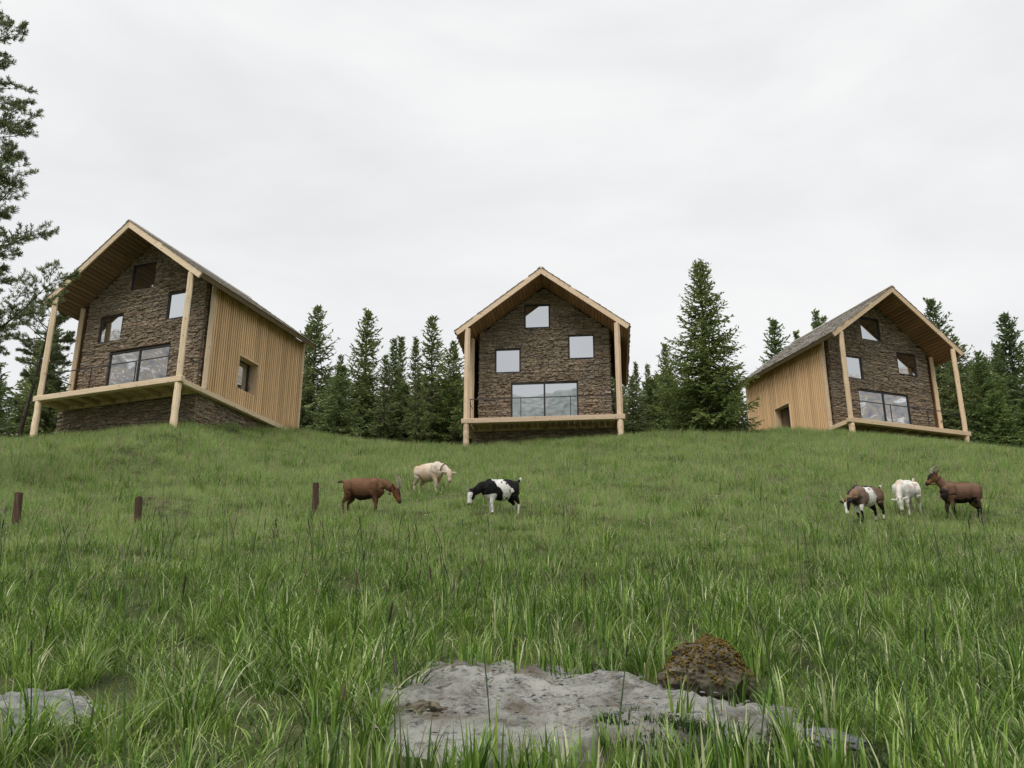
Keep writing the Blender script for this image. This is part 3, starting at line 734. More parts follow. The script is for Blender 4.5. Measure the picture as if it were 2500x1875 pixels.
for (z, L, el) in [(z_, L_*.80, e_) for z_, L_, e_ in [(17.0, 1.0, 10), (16.4, 1.25, 5), (15.7, 1.75, 8), (15.2, 1.4, 0), (14.6, 1.6, 4), (14.1, 1.7, 0), (13.6, 1.95, 3), (13.2, 1.85, -4), (12.8, 1.5, -12),
                   (12.15, 1.6, 16), (11.7, 1.95, 12), (11.2, 2.1, 8), (10.75, 2.75, 4), (10.3, 2.55, -1), (9.95, 2.3, -5), (9.55, 1.6, -10), (8.05, 3.75, 0), (8.2, 1.7, -2), (7.5, 1.6, -4), (6.9, 1.4, -8)]]:
    zt = z-pz-.12*L
    bg.append((zt, rp_.uniform(-14, 8) if L < 2.7 else -6, L, el, False)); bg.append((zt+.15, rp_.uniform(30, 70), min(L, 2.0)*.55, el, False)); bg.append((zt-.12, rp_.uniform(-70, -35), min(L, 2.0)*.5, el, False))
    bg.append((zt+.05, rp_.uniform(120, 240), min(L, 1.8)*.7, el, False))
for q in range(8): bg.append((17.4-pz+q*.3, rp_.uniform(0, 360), 1.1-.10*q, 20, False)); bg.append((17.5-pz+q*.3, rp_.uniform(-40, 40), 1.1-.10*q, 15, False))
HT = 20.0-pz
tm, cm = pine(61, HT, [(0, 0, -.3), (-.10, 0, HT*.2), (-.30, .05, HT*.4), (-.75, 0, HT*.6), (-1.35, .05, HT*.8), (-2.0, 0, HT)], bg)
pt = tag(empty('pine_tree', (PX, PY_, pz)), 'large pine at the left picture edge reaching its boughs into the sky', 'tree', 'pines left of the left house')
put('trunk', tm, pt); put('crown', cm, pt, color=(1, 1, 1, 1))
QX, QY = -19.55, 37.0; qz = gz(QX, QY)
bg = []
for q in range(30):
    z = 3.0+q*.105; L = (.5+.85*math.sin(math.pi*(q+3)/36))*rp_.uniform(.75, 1.25)
    bg.append((z, rp_.uniform(0, 360), L*.95, rp_.uniform(-6, 28), False))
for q in range(16): bg.append((1.0+q*.13, rp_.uniform(0, 360), rp_.uniform(.6, 1.1), rp_.uniform(-22, 4), q % 3 != 0))
tm, cm = pine(67, 7, [(0, 0, -.3), (.12, 0, 1.5), (.30, 0, 3), (.42, .05, 4.6), (.5, 0, 6.3)], bg, .12, 13)
pt = tag(empty('pine_tree', (QX, QY, qz)), 'slender leaning pine with a bare lower trunk beside the left house\'s outer post', 'tree', 'pines left of the left house')
put('trunk', tm, pt); put('crown', cm, pt, color=(.92, .95, .95, 1))

# ------------------------------------------------------------------ bare soil, rocks
def soil_field(x, y):
    x = np.asarray(x, float); y = np.asarray(y, float)
    f = -9*np.ones(np.broadcast(x, y).shape)
    for cx, cy, rx, ry in [(-.12, 6.45, .66, .98), (.45, 6.2, .85, .72), (.85, 5.95, .85, .42), (1.26, 5.64, .34, .24), (.0, 5.45, .62, .55), (.55, 5.4, .5, .5)]:
        f = np.maximum(f, 1-((x-cx)/rx)**2-((y-cy)/ry)**2)
    w = .16*np.sin(7.1*x+3.3*y)+.13*np.sin(11.7*y-5.2*x+1)+.08*np.sin(23*x+9)+.06*np.sin(29*y+4*x)
    return f+w
def slab_field(x, y): return 1-((np.asarray(x)+2.62)/.50)**2-((np.asarray(y)-5.95)/.72)**2+.12*np.sin(9*np.asarray(x)+5*np.asarray(y))
sx = np.linspace(-1.1, 2.0, 150); sy = np.linspace(4.6, 7.7, 150); SX, SY = np.meshgrid(sx, sy)
fl = soil_field(SX, SY); gg = ground(SX, SY)
rel = np.array([[noise.fractal(Vector((a*2.6, b*2.6, 3.3)), .9, 2.1, 6)*.075+abs(noise.fractal(Vector((a*7, b*7, 1.3)), .8, 2.1, 4))*.03 for a in sx] for b in sy])
zz = gg+np.where(fl > 0, .035+.05*np.sqrt(np.clip(fl, 0, 1)), .035+.25*np.clip(fl, -1, 0))+rel*np.clip(fl+.35, 0, 1)
n_ = len(sx); idx = (np.arange(149)[:, None]*n_+np.arange(149)[None, :]).ravel()
fq = np.stack([idx, idx+1, idx+1+n_, idx+n_], 1); keepf = fl.ravel()[idx] > -.35
tag(put('bare_soil', mesh_from('bare_soil', np.stack([SX.ravel(), SY.ravel(), zz.ravel()], 1), fq[keepf], M['soil'], True)), 'patch of pale grey silty soil among the grass', None, None, 'structure')
def blob(name, mat, size, seed, sub=4, amp=.25, flat=None, freq=1.6):
    bm = bmesh.new(); bmesh.ops.create_icosphere(bm, subdivisions=sub, radius=1)
    off = Vector((seed*3.1, seed*1.7, seed))
    for v in bm.verts:
        p = v.co.copy(); h = noise.fractal(p*freq+off, .9, 2.1, 5)*amp+noise.cell(p*2.2+off)*amp*.35+noise.fractal(p*6+off, .8, 2, 4)*amp*.22
        q = p*(1+h); v.co = (q.x*size[0], q.y*size[1], q.z*size[2])
        if flat: v.co = flat(v.co)
    me = bpy.data.meshes.new(name); bm.to_mesh(me); bm.free(); me.materials.append(mat)
    me.polygons.foreach_set('use_smooth', [False]*len(me.polygons)); return me
def boulder_shape(c):
    z = c.z
    if z < -.06: c.x *= 1-.2*min(1, (-.06-z)/.15); c.y *= 1-.2*min(1, (-.06-z)/.15)
    if z > 0: c.x *= 1-1.1*z; c.y *= 1-.8*z
    if z > 0: c.x += -.05*z
    return c
bo = put('mossy_boulder', blob('mossy_boulder', M['boulder'], (.30, .25, .255), 4, 5, .17, boulder_shape), None, (1.26, 6.5, gz(1.26, 6.5)+.13), (0, R(8), R(14)))
tag(bo, 'brown boulder capped with golden moss beside the pale soil patch', 'boulder')
mb = MB(); rm = random.Random(9); me = bo.data; bm_ = bmesh.new(); bmesh.ops.create_icosphere(bm_, subdivisions=1, radius=1); bm_.verts.index_update()
iv = [v.co.copy() for v in bm_.verts]; ifc = [[v.index for v in f.verts] for f in bm_.faces]; bm_.free()
for p in me.polygons:
    nz_ = p.normal.z; up = p.center.z
    w = noise.fractal(Vector(p.center)*9, .9, 2, 3)
    if up > -.05 and nz_ > -.3 and w > -.6+.5*(up < .02) and rm.random() < .62:
        r = rm.uniform(.005, .012); c = Vector(p.center)+Vector((rm.uniform(-1, 1), rm.uniform(-1, 1), rm.uniform(-1, 1)))*.008
        mb.add([c+Vector((q.x*r*rm.uniform(.7, 1.3), q.y*r*rm.uniform(.7, 1.3), q.z*r*rm.uniform(.6, 1.2))) for q in iv], ifc)
o = put('moss', mb.mesh('moss', M['moss'], True), bo); o['kind'] = 'stuff'
def slab_shape(c):
    if c.z > .03: c.z = .03+(c.z-.03)*.22
    return c
o = put('flat_rock', blob('flat_rock', M['slab'], (.38, .54, .15), 7, 5, .34, slab_shape, 2.2), None, (-2.68, 5.72, gz(-2.68, 5.72)-.005), (R(15), R(7), R(10)))
tag(o, 'flat lichened grey rock lying in the grass at the lower left', 'rock')
o = put('blue_rock', blob('blue_rock', M['blue_rock'], (.145, .13, .07), 12, 4, .3, slab_shape), None, (1.68, 5.40, gz(1.68, 5.40)+.03), (R(16), 0, R(30)))
tag(o, 'small blue grey stone at the lower right end of the soil patch', 'rock')
o = put('blue_rock', blob('blue_rock', M['blue_rock'], (.10, .07, .05), 15, 3, .3), None, (1.50, 5.80, gz(1.5, 5.8)+.02), (R(10), 0, R(80)))
tag(o, 'smaller grey stone half buried above the blue grey stone', 'rock')
o = put('dark_rock', blob('dark_rock', M['boulder'], (.13, .09, .06), 19, 4, .35), None, (-.50, 5.72, gz(-.5, 5.72)+.05), (R(10), 0, R(20)))
tag(o, 'dark broken stone at the left edge of the soil patch', 'rock')

# ------------------------------------------------------------------ wooden stakes
def stake(x, y, h, r, lean, label, seed):
    rr = random.Random(seed); mb = MB(); n = 12; k = 9; prof = [1+rr.uniform(-.10, .08)*(1 if q % 3 else 1.6) for q in range(n)]
    for i in range(k):
        z = -.25+(h+.25)*i/(k-1); q = r*(1.04-.06*i/(k-1))
        for a in range(n):
            top = rr.uniform(-.012, .012) if i == k-1 else 0
            mb.v.append((math.cos(a*6.2832/n)*q*prof[a]*(1+rr.uniform(-.03, .03)), math.sin(a*6.2832/n)*q*prof[a], z+top))
    mb.v.append((0, 0, h+.012))
    for i in range(k-1):
        for a in range(n): mb.f.append((i*n+a, i*n+(a+1) % n, (i+1)*n+(a+1) % n, (i+1)*n+a))
    for a in range(n): mb.f.append(((k-1)*n+a, (k-1)*n+(a+1) % n, k*n))
    o = put('wooden_stake', mb.mesh('wooden_stake', M['post']), None, (x, y, gz(x, y)), (R(-4), lean, rr.random()*6))
    o.rotation_euler = (R(-2), lean, 0); tag(o, label, 'fence post', 'wooden stakes in the meadow')
stake(-7.92, 15.38, .60, .060, R(-4.5), 'leftmost brown wooden stake in the meadow, nearest the left picture edge', 1)
stake(-5.98, 15.38, .52, .058, R(-4.5), 'middle brown wooden stake in the meadow, between the two others', 2)
stake(-3.54, 17.28, .62, .060, R(-3), 'upright wooden stake next to the brown goat', 3)

# ------------------------------------------------------------------ goats
def fur_mat():
    t = NT('goat_coat'); at = t.n('Attribute', attribute_name='coat')
    v = t.coord('Object', (30, 60, 60)); n = t.noise(v, 3, 5, .7)
    v3 = t.coord('Object', (6, 6, 6)); n3 = t.noise(v3, 1.5, 3)
    f = t.math('ADD', t.math('MULTIPLY', n, .5), t.math('MULTIPLY', n3, .35))
    hs = t.n('HueSaturation'); t.put(hs.inputs['Color'], at.outputs['Color']); t.put(hs.inputs['Value'], t.math('ADD', f, .58))
    return t.done(t.principled(hs.outputs[0], .8, t.bump(n, .5, .008), .15))
M['coat'] = fur_mat()
t = NT('goat_horn'); v = t.coord('Object', (1, 1, 1)); wv = t.noise(v, 60, 2)
M['horn'] = t.done(t.principled(t.ramp(wv, (.35, (.13, .11, .09)), (.65, (.30, .265, .22))), .6, t.bump(wv, .5, .004), .3))
t = NT('goat_horn_pale'); M['horn_pale'] = t.done(t.principled((.50, .36, .19, 1), .6))
t = NT('goat_eye'); M['eye'] = t.done(t.principled((.02, .014, .01, 1), .15, None, .5))
t = NT('leather_collar'); M['collar'] = t.done(t.principled((.075, .035, .02, 1), .7))
t = NT('brass_bell'); M['bell'] = t.done(t.principled((.20, .14, .07, 1), .45, None, .5))

def catmull(pts, rad, n=5):
    P_, R_ = [], []
    for i in range(len(pts)-1):
        p0, p1, p2, p3 = [Vector(pts[max(0, min(len(pts)-1, i+q))]) for q in (-1, 0, 1, 2)]
        for k in range(n):
            t_ = k/n; P_.append(.5*((2*p1)+(p2-p0)*t_+(2*p0-5*p1+4*p2-p3)*t_*t_+(3*p1-p0-3*p2+p3)*t_**3)); R_.append(rad[i]+(rad[i+1]-rad[i])*t_)
    P_.append(Vector(pts[-1])); R_.append(rad[-1]); return P_, R_
def limb(mb, pts, rad, flat=1.0, n=14):
    P_, R_ = catmull(pts, rad)
    d0 = (P_[0]-P_[1]).normalized(); d1 = (P_[-1]-P_[-2]).normalized()
    pre = [P_[0]+d0*R_[0]*f for f in (.97, .75, .4)]; prr = [R_[0]*f for f in (.2, .66, .92)]
    pos = [P_[-1]+d1*R_[-1]*f for f in (.4, .75, .97)]; por = [R_[-1]*f for f in (.92, .66, .2)]
    P_ = pre+P_+pos; R_ = prr+R_+por
    mb.tube(P_, [r*flat for r in R_], n, True, R_)
def goat(name, loc, yaw, size, label, coat, neck, head, tail, horns, ears, collar=None, step=(0, 0, 0, 0), belly=1.0, beard=False, hornmat='horn', pitch_f=.8, bell=False, roll=0):
    """local axes: x forward, y left, z up.  neck: points from the shoulders to the poll; head = (poll, muzzle)"""
    mb = MB()
    # trunk: deep chest, rounder belly, bony rump
    limb(mb, [(-.34, 0, .54), (-.24, 0, .53), (-.07, 0, .485), (.09, 0, .485), (.215, 0, .51)], [.115, .148, .176*belly, .172, .148], .78, 18)
    limb(mb, [(-.385, 0, .57), (-.27, 0, .625), (-.05, 0, .63), (.15, 0, .628), (.26, 0, .59)], [.055, .062, .068, .062, .06], .9)
    limb(mb, [(.19, 0, .60), (.27, 0, .49), (.24, 0, .39)], [.115, .115, .08], .85)
    for i, s_ in enumerate((1, -1)):
        fs, hs = step[i], step[2+i]
        limb(mb, [(.19, .075*s_, .56), (.195, .098*s_, .44), (.20+fs*.5, .088*s_, .33), (.215+fs, .082*s_, .235), (.205+fs*1.15, .082*s_, .10), (.225+fs*1.2, .082*s_, .045), (.24+fs*1.2, .082*s_, .012)], [.10, .078, .050, .036, .024, .026, .030], .85, 12)
        limb(mb, [(-.33, .075*s_, .54), (-.30+hs*.2, .10*s_, .45), (-.29+hs*.5, .10*s_, .36), (-.335+hs*.8, .088*s_, .285), (-.365+hs, .083*s_, .225), (-.35+hs, .083*s_, .10), (-.34+hs, .083*s_, .045), (-.325+hs, .083*s_, .012)], [.108, .106, .078, .050, .035, .024, .027, .030], .82, 12)
    poll, muz = Vector(head[0]), Vector(head[1]); ax = (muz-poll).normalized(); L = (muz-poll).length
    limb(mb, [(.14, 0, .54)]+list(neck)+[tuple(poll)], [.110]+[.088-.018*i/max(1, len(neck)) for i in range(len(neck))]+[.064], .72)
    sidev = ax.cross(Vector((0, 0, 1))); sidev = sidev.normalized() if sidev.length > .05 else Vector((0, 1, 0))
    if sidev.y > 0: sidev = -sidev                       # points to the right of the goat
    upv = sidev.cross(ax).normalized()
    if upv.z < 0 and abs(ax.z) < .8: upv = -upv
    if abs(ax.z) >= .8 and upv.x < 0: upv = -upv
    limb(mb, [tuple(poll-ax*.012), tuple(poll+ax*L*.30+upv*.004), tuple(poll+ax*L*.62-upv*.004), tuple(muz-ax*.012-upv*.006)], [.070, .068, .050, .039], .82)
    limb(mb, [tuple(poll+ax*L*.25-upv*.045), tuple(poll+ax*L*.6-upv*.034), tuple(muz-ax*.03-upv*.025)], [.040, .030, .022], .7, 10)
    for s_, e in zip((-1, 1), ears):
        a = poll+sidev*s_*-.045+upv*.012+ax*.0; d = (sidev*-s_*e[0]+upv*e[1]+ax*e[2]).normalized()
        limb(mb, [tuple(a), tuple(a+d*.055), tuple(a+d*.105), tuple(a+d*.135)], [.022, .030, .024, .010], .55, 10)
    limb(mb, tail[0], tail[1], .7, 10)
    if beard: limb(mb, [tuple(muz-ax*.05-upv*.04), tuple(muz-ax*.06-upv*.09)], [.018, .008], .7, 8)
    raw = bpy.data.objects.new('raw', mb.mesh('raw', None)); COL.objects.link(raw)
    rmod = raw.modifiers.new('r', 'REMESH'); rmod.mode = 'VOXEL'; rmod.voxel_size = .0085
    sm = raw.modifiers.new('s', 'SMOOTH'); sm.factor = .5; sm.iterations = 12
    me = bpy.data.meshes.new_from_object(raw.evaluated_get(bpy.context.evaluated_depsgraph_get()))
    bpy.data.objects.remove(raw); me.name = 'body'; me.materials.clear(); me.materials.append(M['coat'])
    me.polygons.foreach_set('use_smooth', [True]*len(me.polygons))
    ca = me.color_attributes.new('coat', 'FLOAT_COLOR', 'POINT'); data = []
    for v in me.vertices:
        p = v.co; w = noise.fractal(p*9, .9, 2, 3)*.03; hd = (p-poll).dot(ax)/L; hu = (p-poll).dot(upv); hsd = (p-poll).dot(sidev)
        near = (p-(poll+ax*max(0, min(1, hd))*L)).length < .085 and hd > -.25
        c = coat(p, w, hd if near else -9, hu, hsd); data += [c[0], c[1], c[2], 1]
    ca.data.foreach_set('color', data)
    shorten = lambda x_: x_*.87 if x_ < 0 else x_
    for v in me.vertices: v.co.x = shorten(v.co.x)
    me.update()
    # short coat lying back along the body
    rh = random.Random(len(me.vertices)); hv, hf, hc = [], [], []
    polys = list(me.polygons); cols = data
    for q in rh.choices(polys, [p.area for p in polys], k=7000):
        p = q.center; n_ = q.normal; fl = Vector((-.7, 0, -.75)); fl = (fl-n_*fl.dot(n_))
        if fl.length < .05: continue
        fl = (fl.normalized()+n_*rh.uniform(.12, .34)+Vector((rh.uniform(-.2, .2), rh.uniform(-.2, .2), rh.uniform(-.2, .2)))).normalized(); sd_ = fl.cross(n_).normalized()*.0024
        l = rh.uniform(.012, .026)*(.55 if p.z < .28 else 1)*(1.6 if p.x < -.36 else 1); k_ = len(hv); vi = q.vertices[0]; f_ = rh.uniform(.72, 1.25)
        hv += [tuple(p+sd_), tuple(p-sd_), tuple(p+fl*l)]; hf.append((k_, k_+1, k_+2)); hc += [cols[4*vi]*f_, cols[4*vi+1]*f_, cols[4*vi+2]*f_, 1]*3
    hme = mesh_from('coat_hair', hv, hf, M['coat']); hme.color_attributes.new('coat', 'FLOAT_COLOR', 'POINT').data.foreach_set('color', hc)
    # stand on the slope
    dx, dy = math.cos(yaw), math.sin(yaw); k = size
    zf, zh = gz(loc[0]+dx*.22*k, loc[1]+dy*.22*k), gz(loc[0]-dx*.28*k, loc[1]-dy*.28*k)
    pit = -math.atan2(zf-zh, .50*k)*pitch_f
    g = tag(empty(name, (loc[0], loc[1], (zf*.28+zh*.22)/.50), yaw), label, 'goat', 'goats grazing in the meadow')
    g.rotation_euler = Euler((roll, pit, yaw), 'XYZ'); g.scale = (k, k, k)
    put('body', me, g); hh = put('coat_hair', hme, g); hh['kind'] = 'stuff'
    for s_ in (-1, 1):
        eb = MB(); e = poll+ax*L*.33+sidev*s_*.044+upv*.014
        limb(eb, [tuple(e-ax*.004), tuple(e+ax*.004)], [.010, .010], 1, 8); put('eye', eb.mesh('eye', M['eye'], True), g)
        if horns:
            hm = MB(); b = poll+upv*.045+sidev*s_*.022+ax*.015
            pts = [b+upv*q[0]*horns[0]+ax*q[1]*horns[0]+sidev*s_*q[2]*horns[0] for q in horns[1]]
            P_, R_ = catmull([tuple(q) for q in pts], [.022*(1-.8*i/(len(pts)-1))*horns[2] for i in range(len(pts))], 4)
            hm.tube(P_, [r*.75 for r in R_], 9, True, R_); put('horn', hm.mesh('horn', M[hornmat], True), g)
    if collar:
        cm_ = MB(); c, d, r = Vector(collar[0]), Vector(collar[1]).normalized(), collar[2]
        a = d.cross(Vector((0, 1, 0))).normalized(); b = Vector((0, 1, 0))
        ring = [c+a*math.cos(q*.3927)*r+b*math.sin(q*.3927)*r*.78 for q in range(17)]
        cm_.tube(ring, [.008]*17, 6, False); put('collar', cm_.mesh('collar', M['collar'], True), g)
        if bell:
            lo = min(ring, key=lambda q: q.z); bl = MB()
            bl.tube([lo+Vector((0, 0, .01)), lo-Vector((0, 0, .015)), lo-Vector((0, 0, .05))], [.010, .022, .028], 10); put('bell', bl.mesh('bell', M['bell'], True), g)
    return g
def lerp(a, b, f): f = max(0, min(1, f)); return tuple(x+(y-x)*f for x, y in zip(a, b))
def sstep(a, b, x): x = max(0, min(1, (x-a)/(b-a))); return x*x*(3-2*x)
BLACK, WHITE = (.012, .011, .012), (.72, .70, .67)
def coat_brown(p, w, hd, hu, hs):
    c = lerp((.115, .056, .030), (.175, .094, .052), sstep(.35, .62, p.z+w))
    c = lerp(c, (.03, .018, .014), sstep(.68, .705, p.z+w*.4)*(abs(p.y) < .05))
    if p.x > .1 and abs(p.y) < .035 and p.z > .52: c = lerp(c, (.05, .025, .018), .6)
    c = lerp(c, (.035, .02, .015), sstep(.37, .34, p.z+w)*(p.x > -.22 and p.x < .2)*.9)
    c = lerp(c, (.045, .025, .018), sstep(.20, .06, p.z+w))
    if p.x < -.46: c = lerp(c, (.03, .02, .016), sstep(-.46, -.54, p.x))
    if hd > -.2: c = lerp((.17, .07, .032), (.06, .03, .022), sstep(.015, .05, hu) if hd > 0 else 0); c = lerp(c, (.05, .035, .032), sstep(.72, .95, hd))
    return c
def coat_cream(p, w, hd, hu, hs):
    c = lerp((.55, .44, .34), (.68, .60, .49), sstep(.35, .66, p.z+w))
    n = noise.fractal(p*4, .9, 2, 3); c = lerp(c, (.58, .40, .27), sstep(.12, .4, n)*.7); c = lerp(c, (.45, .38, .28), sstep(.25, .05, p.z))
    if hd > .85: c = lerp(c, (.28, .22, .20), sstep(.88, .98, hd))
    return c
def coat_pied(p, w, hd, hu, hs):
    if hd > -.15: 
        if hd > .05 and hu > -.012+abs(hs)*.15 or hd > .62: return WHITE if hd < .95 else (.25, .2, .2)
        return BLACK
    if p.x < -.47: return WHITE if p.x < -.50+w else BLACK
    edge = p.x+w*1.2
    if p.z < .07 and p.x > 0: return BLACK
    if p.z < .22+w and p.x < -.2: return lerp(BLACK, WHITE, sstep(.22, .18, p.z))
    if p.x > .12 and p.z < .40: return WHITE
    fr = .155-.16*sstep(.60, .48, p.z)*0; band0 = -.22+.14*sstep(.46, .66, p.z+w); band1 = .10+.06*sstep(.5, .66, p.z)-.09*sstep(.55, .42, p.z)
    if band0 < edge < band1: 
        return BLACK if noise.noise(p*16+Vector((3, 1, 2))) > .47 else WHITE
    return lerp((.045, .018, .014), BLACK, sstep(-.40, -.30, p.x+w)) if p.z < .55 else BLACK
def coat_mixed(p, w, hd, hu, hs):
    br, tan = (.23, .165, .125), (.32, .185, .105)
    if hd > -.1:
        if hd > .08 and abs(hs) < .026 and hu > 0 or hd > .8: return WHITE
        if hd < .75 and hu > -.02: return (.02, .014, .012)
        return tan
    if p.x < -.47: return WHITE if p.x < -.49 else BLACK
    if p.z < .06: return BLACK
    if p.z < .13+w and p.x < 0: return WHITE
    if p.z < .20+w: return BLACK
    if p.z < .30+w and p.x > .1: return WHITE
    if p.z < .34+w and p.x < -.2: return (.03, .02, .016)
    if p.z > .665+w*.4 and abs(p.y) < .06: return (.025, .024, .028)
    if p.x > .22 and abs(p.y) < .035 and p.z > .5: return (.03, .028, .03)
    if -.20+.10*sstep(.4, .62, p.z) < p.x+w*1.3 < .07+.05*sstep(.5, .62, p.z): return WHITE if noise.noise(p*14) < .4 else br
    if p.x > .30 and abs(p.y) > .03 and p.z > .45: return lerp(br, tan, .8)
    if p.x > .20 and p.z < .56: br = lerp(br, (.045, .036, .032), sstep(.22, .28, p.x+w*1.5)*sstep(.54, .46, p.z+w*1.5))
    return lerp((.13, .075, .05), br, sstep(-.30, -.10, p.x))
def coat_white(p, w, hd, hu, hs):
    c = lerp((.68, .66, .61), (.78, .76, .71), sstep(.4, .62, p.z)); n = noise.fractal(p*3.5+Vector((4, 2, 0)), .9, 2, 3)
    c = lerp(c, (.58, .38, .26), sstep(.18, .45, n)*.8); c = lerp(c, (.55, .36, .24), sstep(.25, .12, abs(p.x-.32))*(abs(p.y) < .045)*.5 if p.x > .2 else 0)
    if hd > .9: c = (.35, .28, .26)
    return c
def coat_chamois(p, w, hd, hu, hs):
    c = lerp((.12, .066, .044), (.19, .112, .073), sstep(.4, .66, p.z+w))
    c = lerp(c, (.014, .012, .013), sstep(.672, .69, p.z+w*.3)*(abs(p.y) < .055)*(p.x < .22))
    if .10 < p.x < .20 and p.z > .60 and abs(p.y) < .05: c = lerp(c, BLACK, .7)
    c = lerp(c, BLACK, sstep(.385, .35, p.z+w)*(-.24 < p.x < .20))
    c = lerp(c, BLACK, sstep(.27, .20, p.z+w))
    if p.x > .27 and p.z < .60 and hd < -1: c = lerp(c, BLACK, sstep(.56, .48, p.z-(p.x-.27)*.9)*.85)
    if p.x < -.46: c = lerp(c, BLACK, .8)
    if hd > -.3:
        c = (.24, .12, .055)
        if hu > .012 - .0*hd: c = lerp(c, (.018, .014, .014), sstep(.01, .032, hu)*(hd < .72))
        if abs(hs) > .028 and .1 < hd < .55 and hu > -.005: c = lerp(c, (.02, .015, .014), .7)
        c = lerp(c, (.04, .03, .03), sstep(.75, .95, hd))
    return c
TUP = ([(-.40, 0, .60), (-.47, 0, .655), (-.525, 0, .70)], [.030, .024, .030])
TOUT = ([(-.40, 0, .60), (-.48, 0, .635), (-.56, 0, .615)], [.034, .026, .018])
TDN = ([(-.40, 0, .60), (-.45, 0, .57), (-.465, 0, .50)], [.034, .028, .014])
HB = [(0, 0, 0), (.26, -.22, .03), (.42, -.58, .08), (.40, -.98, .13), (.22, -1.25, .16)]          # long horns swept back
HS = [(0, 0, 0), (.3, -.3, .12), (.45, -.75, .30)]
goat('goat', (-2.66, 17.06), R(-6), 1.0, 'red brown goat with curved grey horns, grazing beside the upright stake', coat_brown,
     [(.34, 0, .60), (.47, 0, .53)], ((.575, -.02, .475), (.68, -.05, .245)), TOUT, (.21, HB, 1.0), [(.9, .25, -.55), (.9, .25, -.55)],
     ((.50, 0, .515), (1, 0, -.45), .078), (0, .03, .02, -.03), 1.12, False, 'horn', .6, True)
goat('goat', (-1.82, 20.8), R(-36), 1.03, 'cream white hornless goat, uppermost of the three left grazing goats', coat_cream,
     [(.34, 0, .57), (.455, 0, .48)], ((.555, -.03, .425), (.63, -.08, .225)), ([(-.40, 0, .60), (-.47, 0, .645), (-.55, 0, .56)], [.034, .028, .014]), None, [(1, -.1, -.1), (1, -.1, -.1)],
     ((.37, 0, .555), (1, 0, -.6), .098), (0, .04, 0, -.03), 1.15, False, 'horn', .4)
goat('goat', (-.17, 17.15), R(206), .97, 'black and white pied goat with raised white tipped tail', coat_pied,
     [(.34, 0, .575), (.46, 0, .50)], ((.575, .0, .455), (.655, .0, .25)), TUP, (.14, HS, .8), [(.8, -.1, -.6), (.8, -.1, -.6)],
     None, (.02, -.02, 0, .02), 1.18, False, 'horn', .75)
goat('goat', (6.10, 16.4), R(208), .90, 'small brown, white and black patched goat grazing, leftmost of the right three', coat_mixed,
     [(.34, 0, .54), (.45, 0, .43)], ((.535, .02, .355), (.60, .03, .15)), TUP, (.17, HS, .85), [(.9, .0, -.4), (.9, .0, -.4)],
     None, (.04, -.02, 0, .03), 1.1, False, 'horn_pale', .8)
goat('goat', (7.19, 17.3), R(224), .92, 'white goat with rusty blotches grazing nearly head on, between two others', coat_white,
     [(.34, .02, .53), (.44, .04, .40)], ((.51, .06, .315), (.555, .09, .105)), TUP, (.10, HS, .7), [(1, .35, -.1), (1, .35, -.1)],
     None, (.02, -.03, 0, .02), 1.0, False, 'horn_pale', .7)
goat('goat', (7.86, 16.7), R(184), .98, 'dark brown goat holding its head high, with swept back horns and black legs', coat_chamois,
     [(.29, 0, .645), (.37, 0, .735)], ((.435, 0, .815), (.60, .0, .655)), TDN, (.165, [(0, 0, 0), (.22, -.28, .03), (.30, -.68, .08), (.18, -1.05, .12), (-.04, -1.32, .15)], 1.15), [(.9, .15, -.6), (.9, .15, -.6)],
     ((.385, 0, .745), (.5, 0, .6), .085), (0, .03, .04, -.02), .98, True, 'horn', .3, True)
# ------------------------------------------------------------------ grass and other ground cover
SRC = bpy.data.collections  # source collections stay unlinked from the scene; only the scattered cover is shown
def blade(mb, rr, base, az, h, bend, w, seg=4, curl=1.0):
    d = Vector((math.cos(az), math.sin(az), 0)); sd = Vector((-math.sin(az), math.cos(az), 0)); n = len(mb.v); tw = rr.uniform(-.5, .5)
    for i in range(seg+1):
        q = i/seg; a = bend*q**curl
        x = h*math.sin(a)*q*.9; z = h*math.cos(a*.75)*q if a < 2 else h*.1
        p = base+d*x+Vector((0, 0, z)); ww = w*(1-q**1.6)*(.75+.25*min(1, q*4)); s2 = (sd*math.cos(tw*q)+d*math.sin(tw*q))
        if i == seg: mb.v.append(tuple(p))
        else: mb.v.append(tuple(p+s2*ww)); mb.v.append(tuple(p-s2*ww))
    for i in range(seg-1): mb.f.append((n+2*i, n+2*i+1, n+2*i+3, n+2*i+2))
    mb.f.append((n+2*seg-2, n+2*seg-1, n+2*seg))
def clump(seed, nb, hr, wr, br, rad, mat, seg=4, curl=1.0):
    rr = random.Random(seed); mb = MB()
    for _ in range(nb):
        a = rr.random()*6.283; r = rad*math.sqrt(rr.random())
        blade(mb, rr, Vector((math.cos(a)*r, math.sin(a)*r, -.03)), a+rr.uniform(-.9, .9), rr.uniform(*hr), rr.uniform(*br), rr.uniform(*wr), seg, curl)
    return mb.mesh('clump', mat)
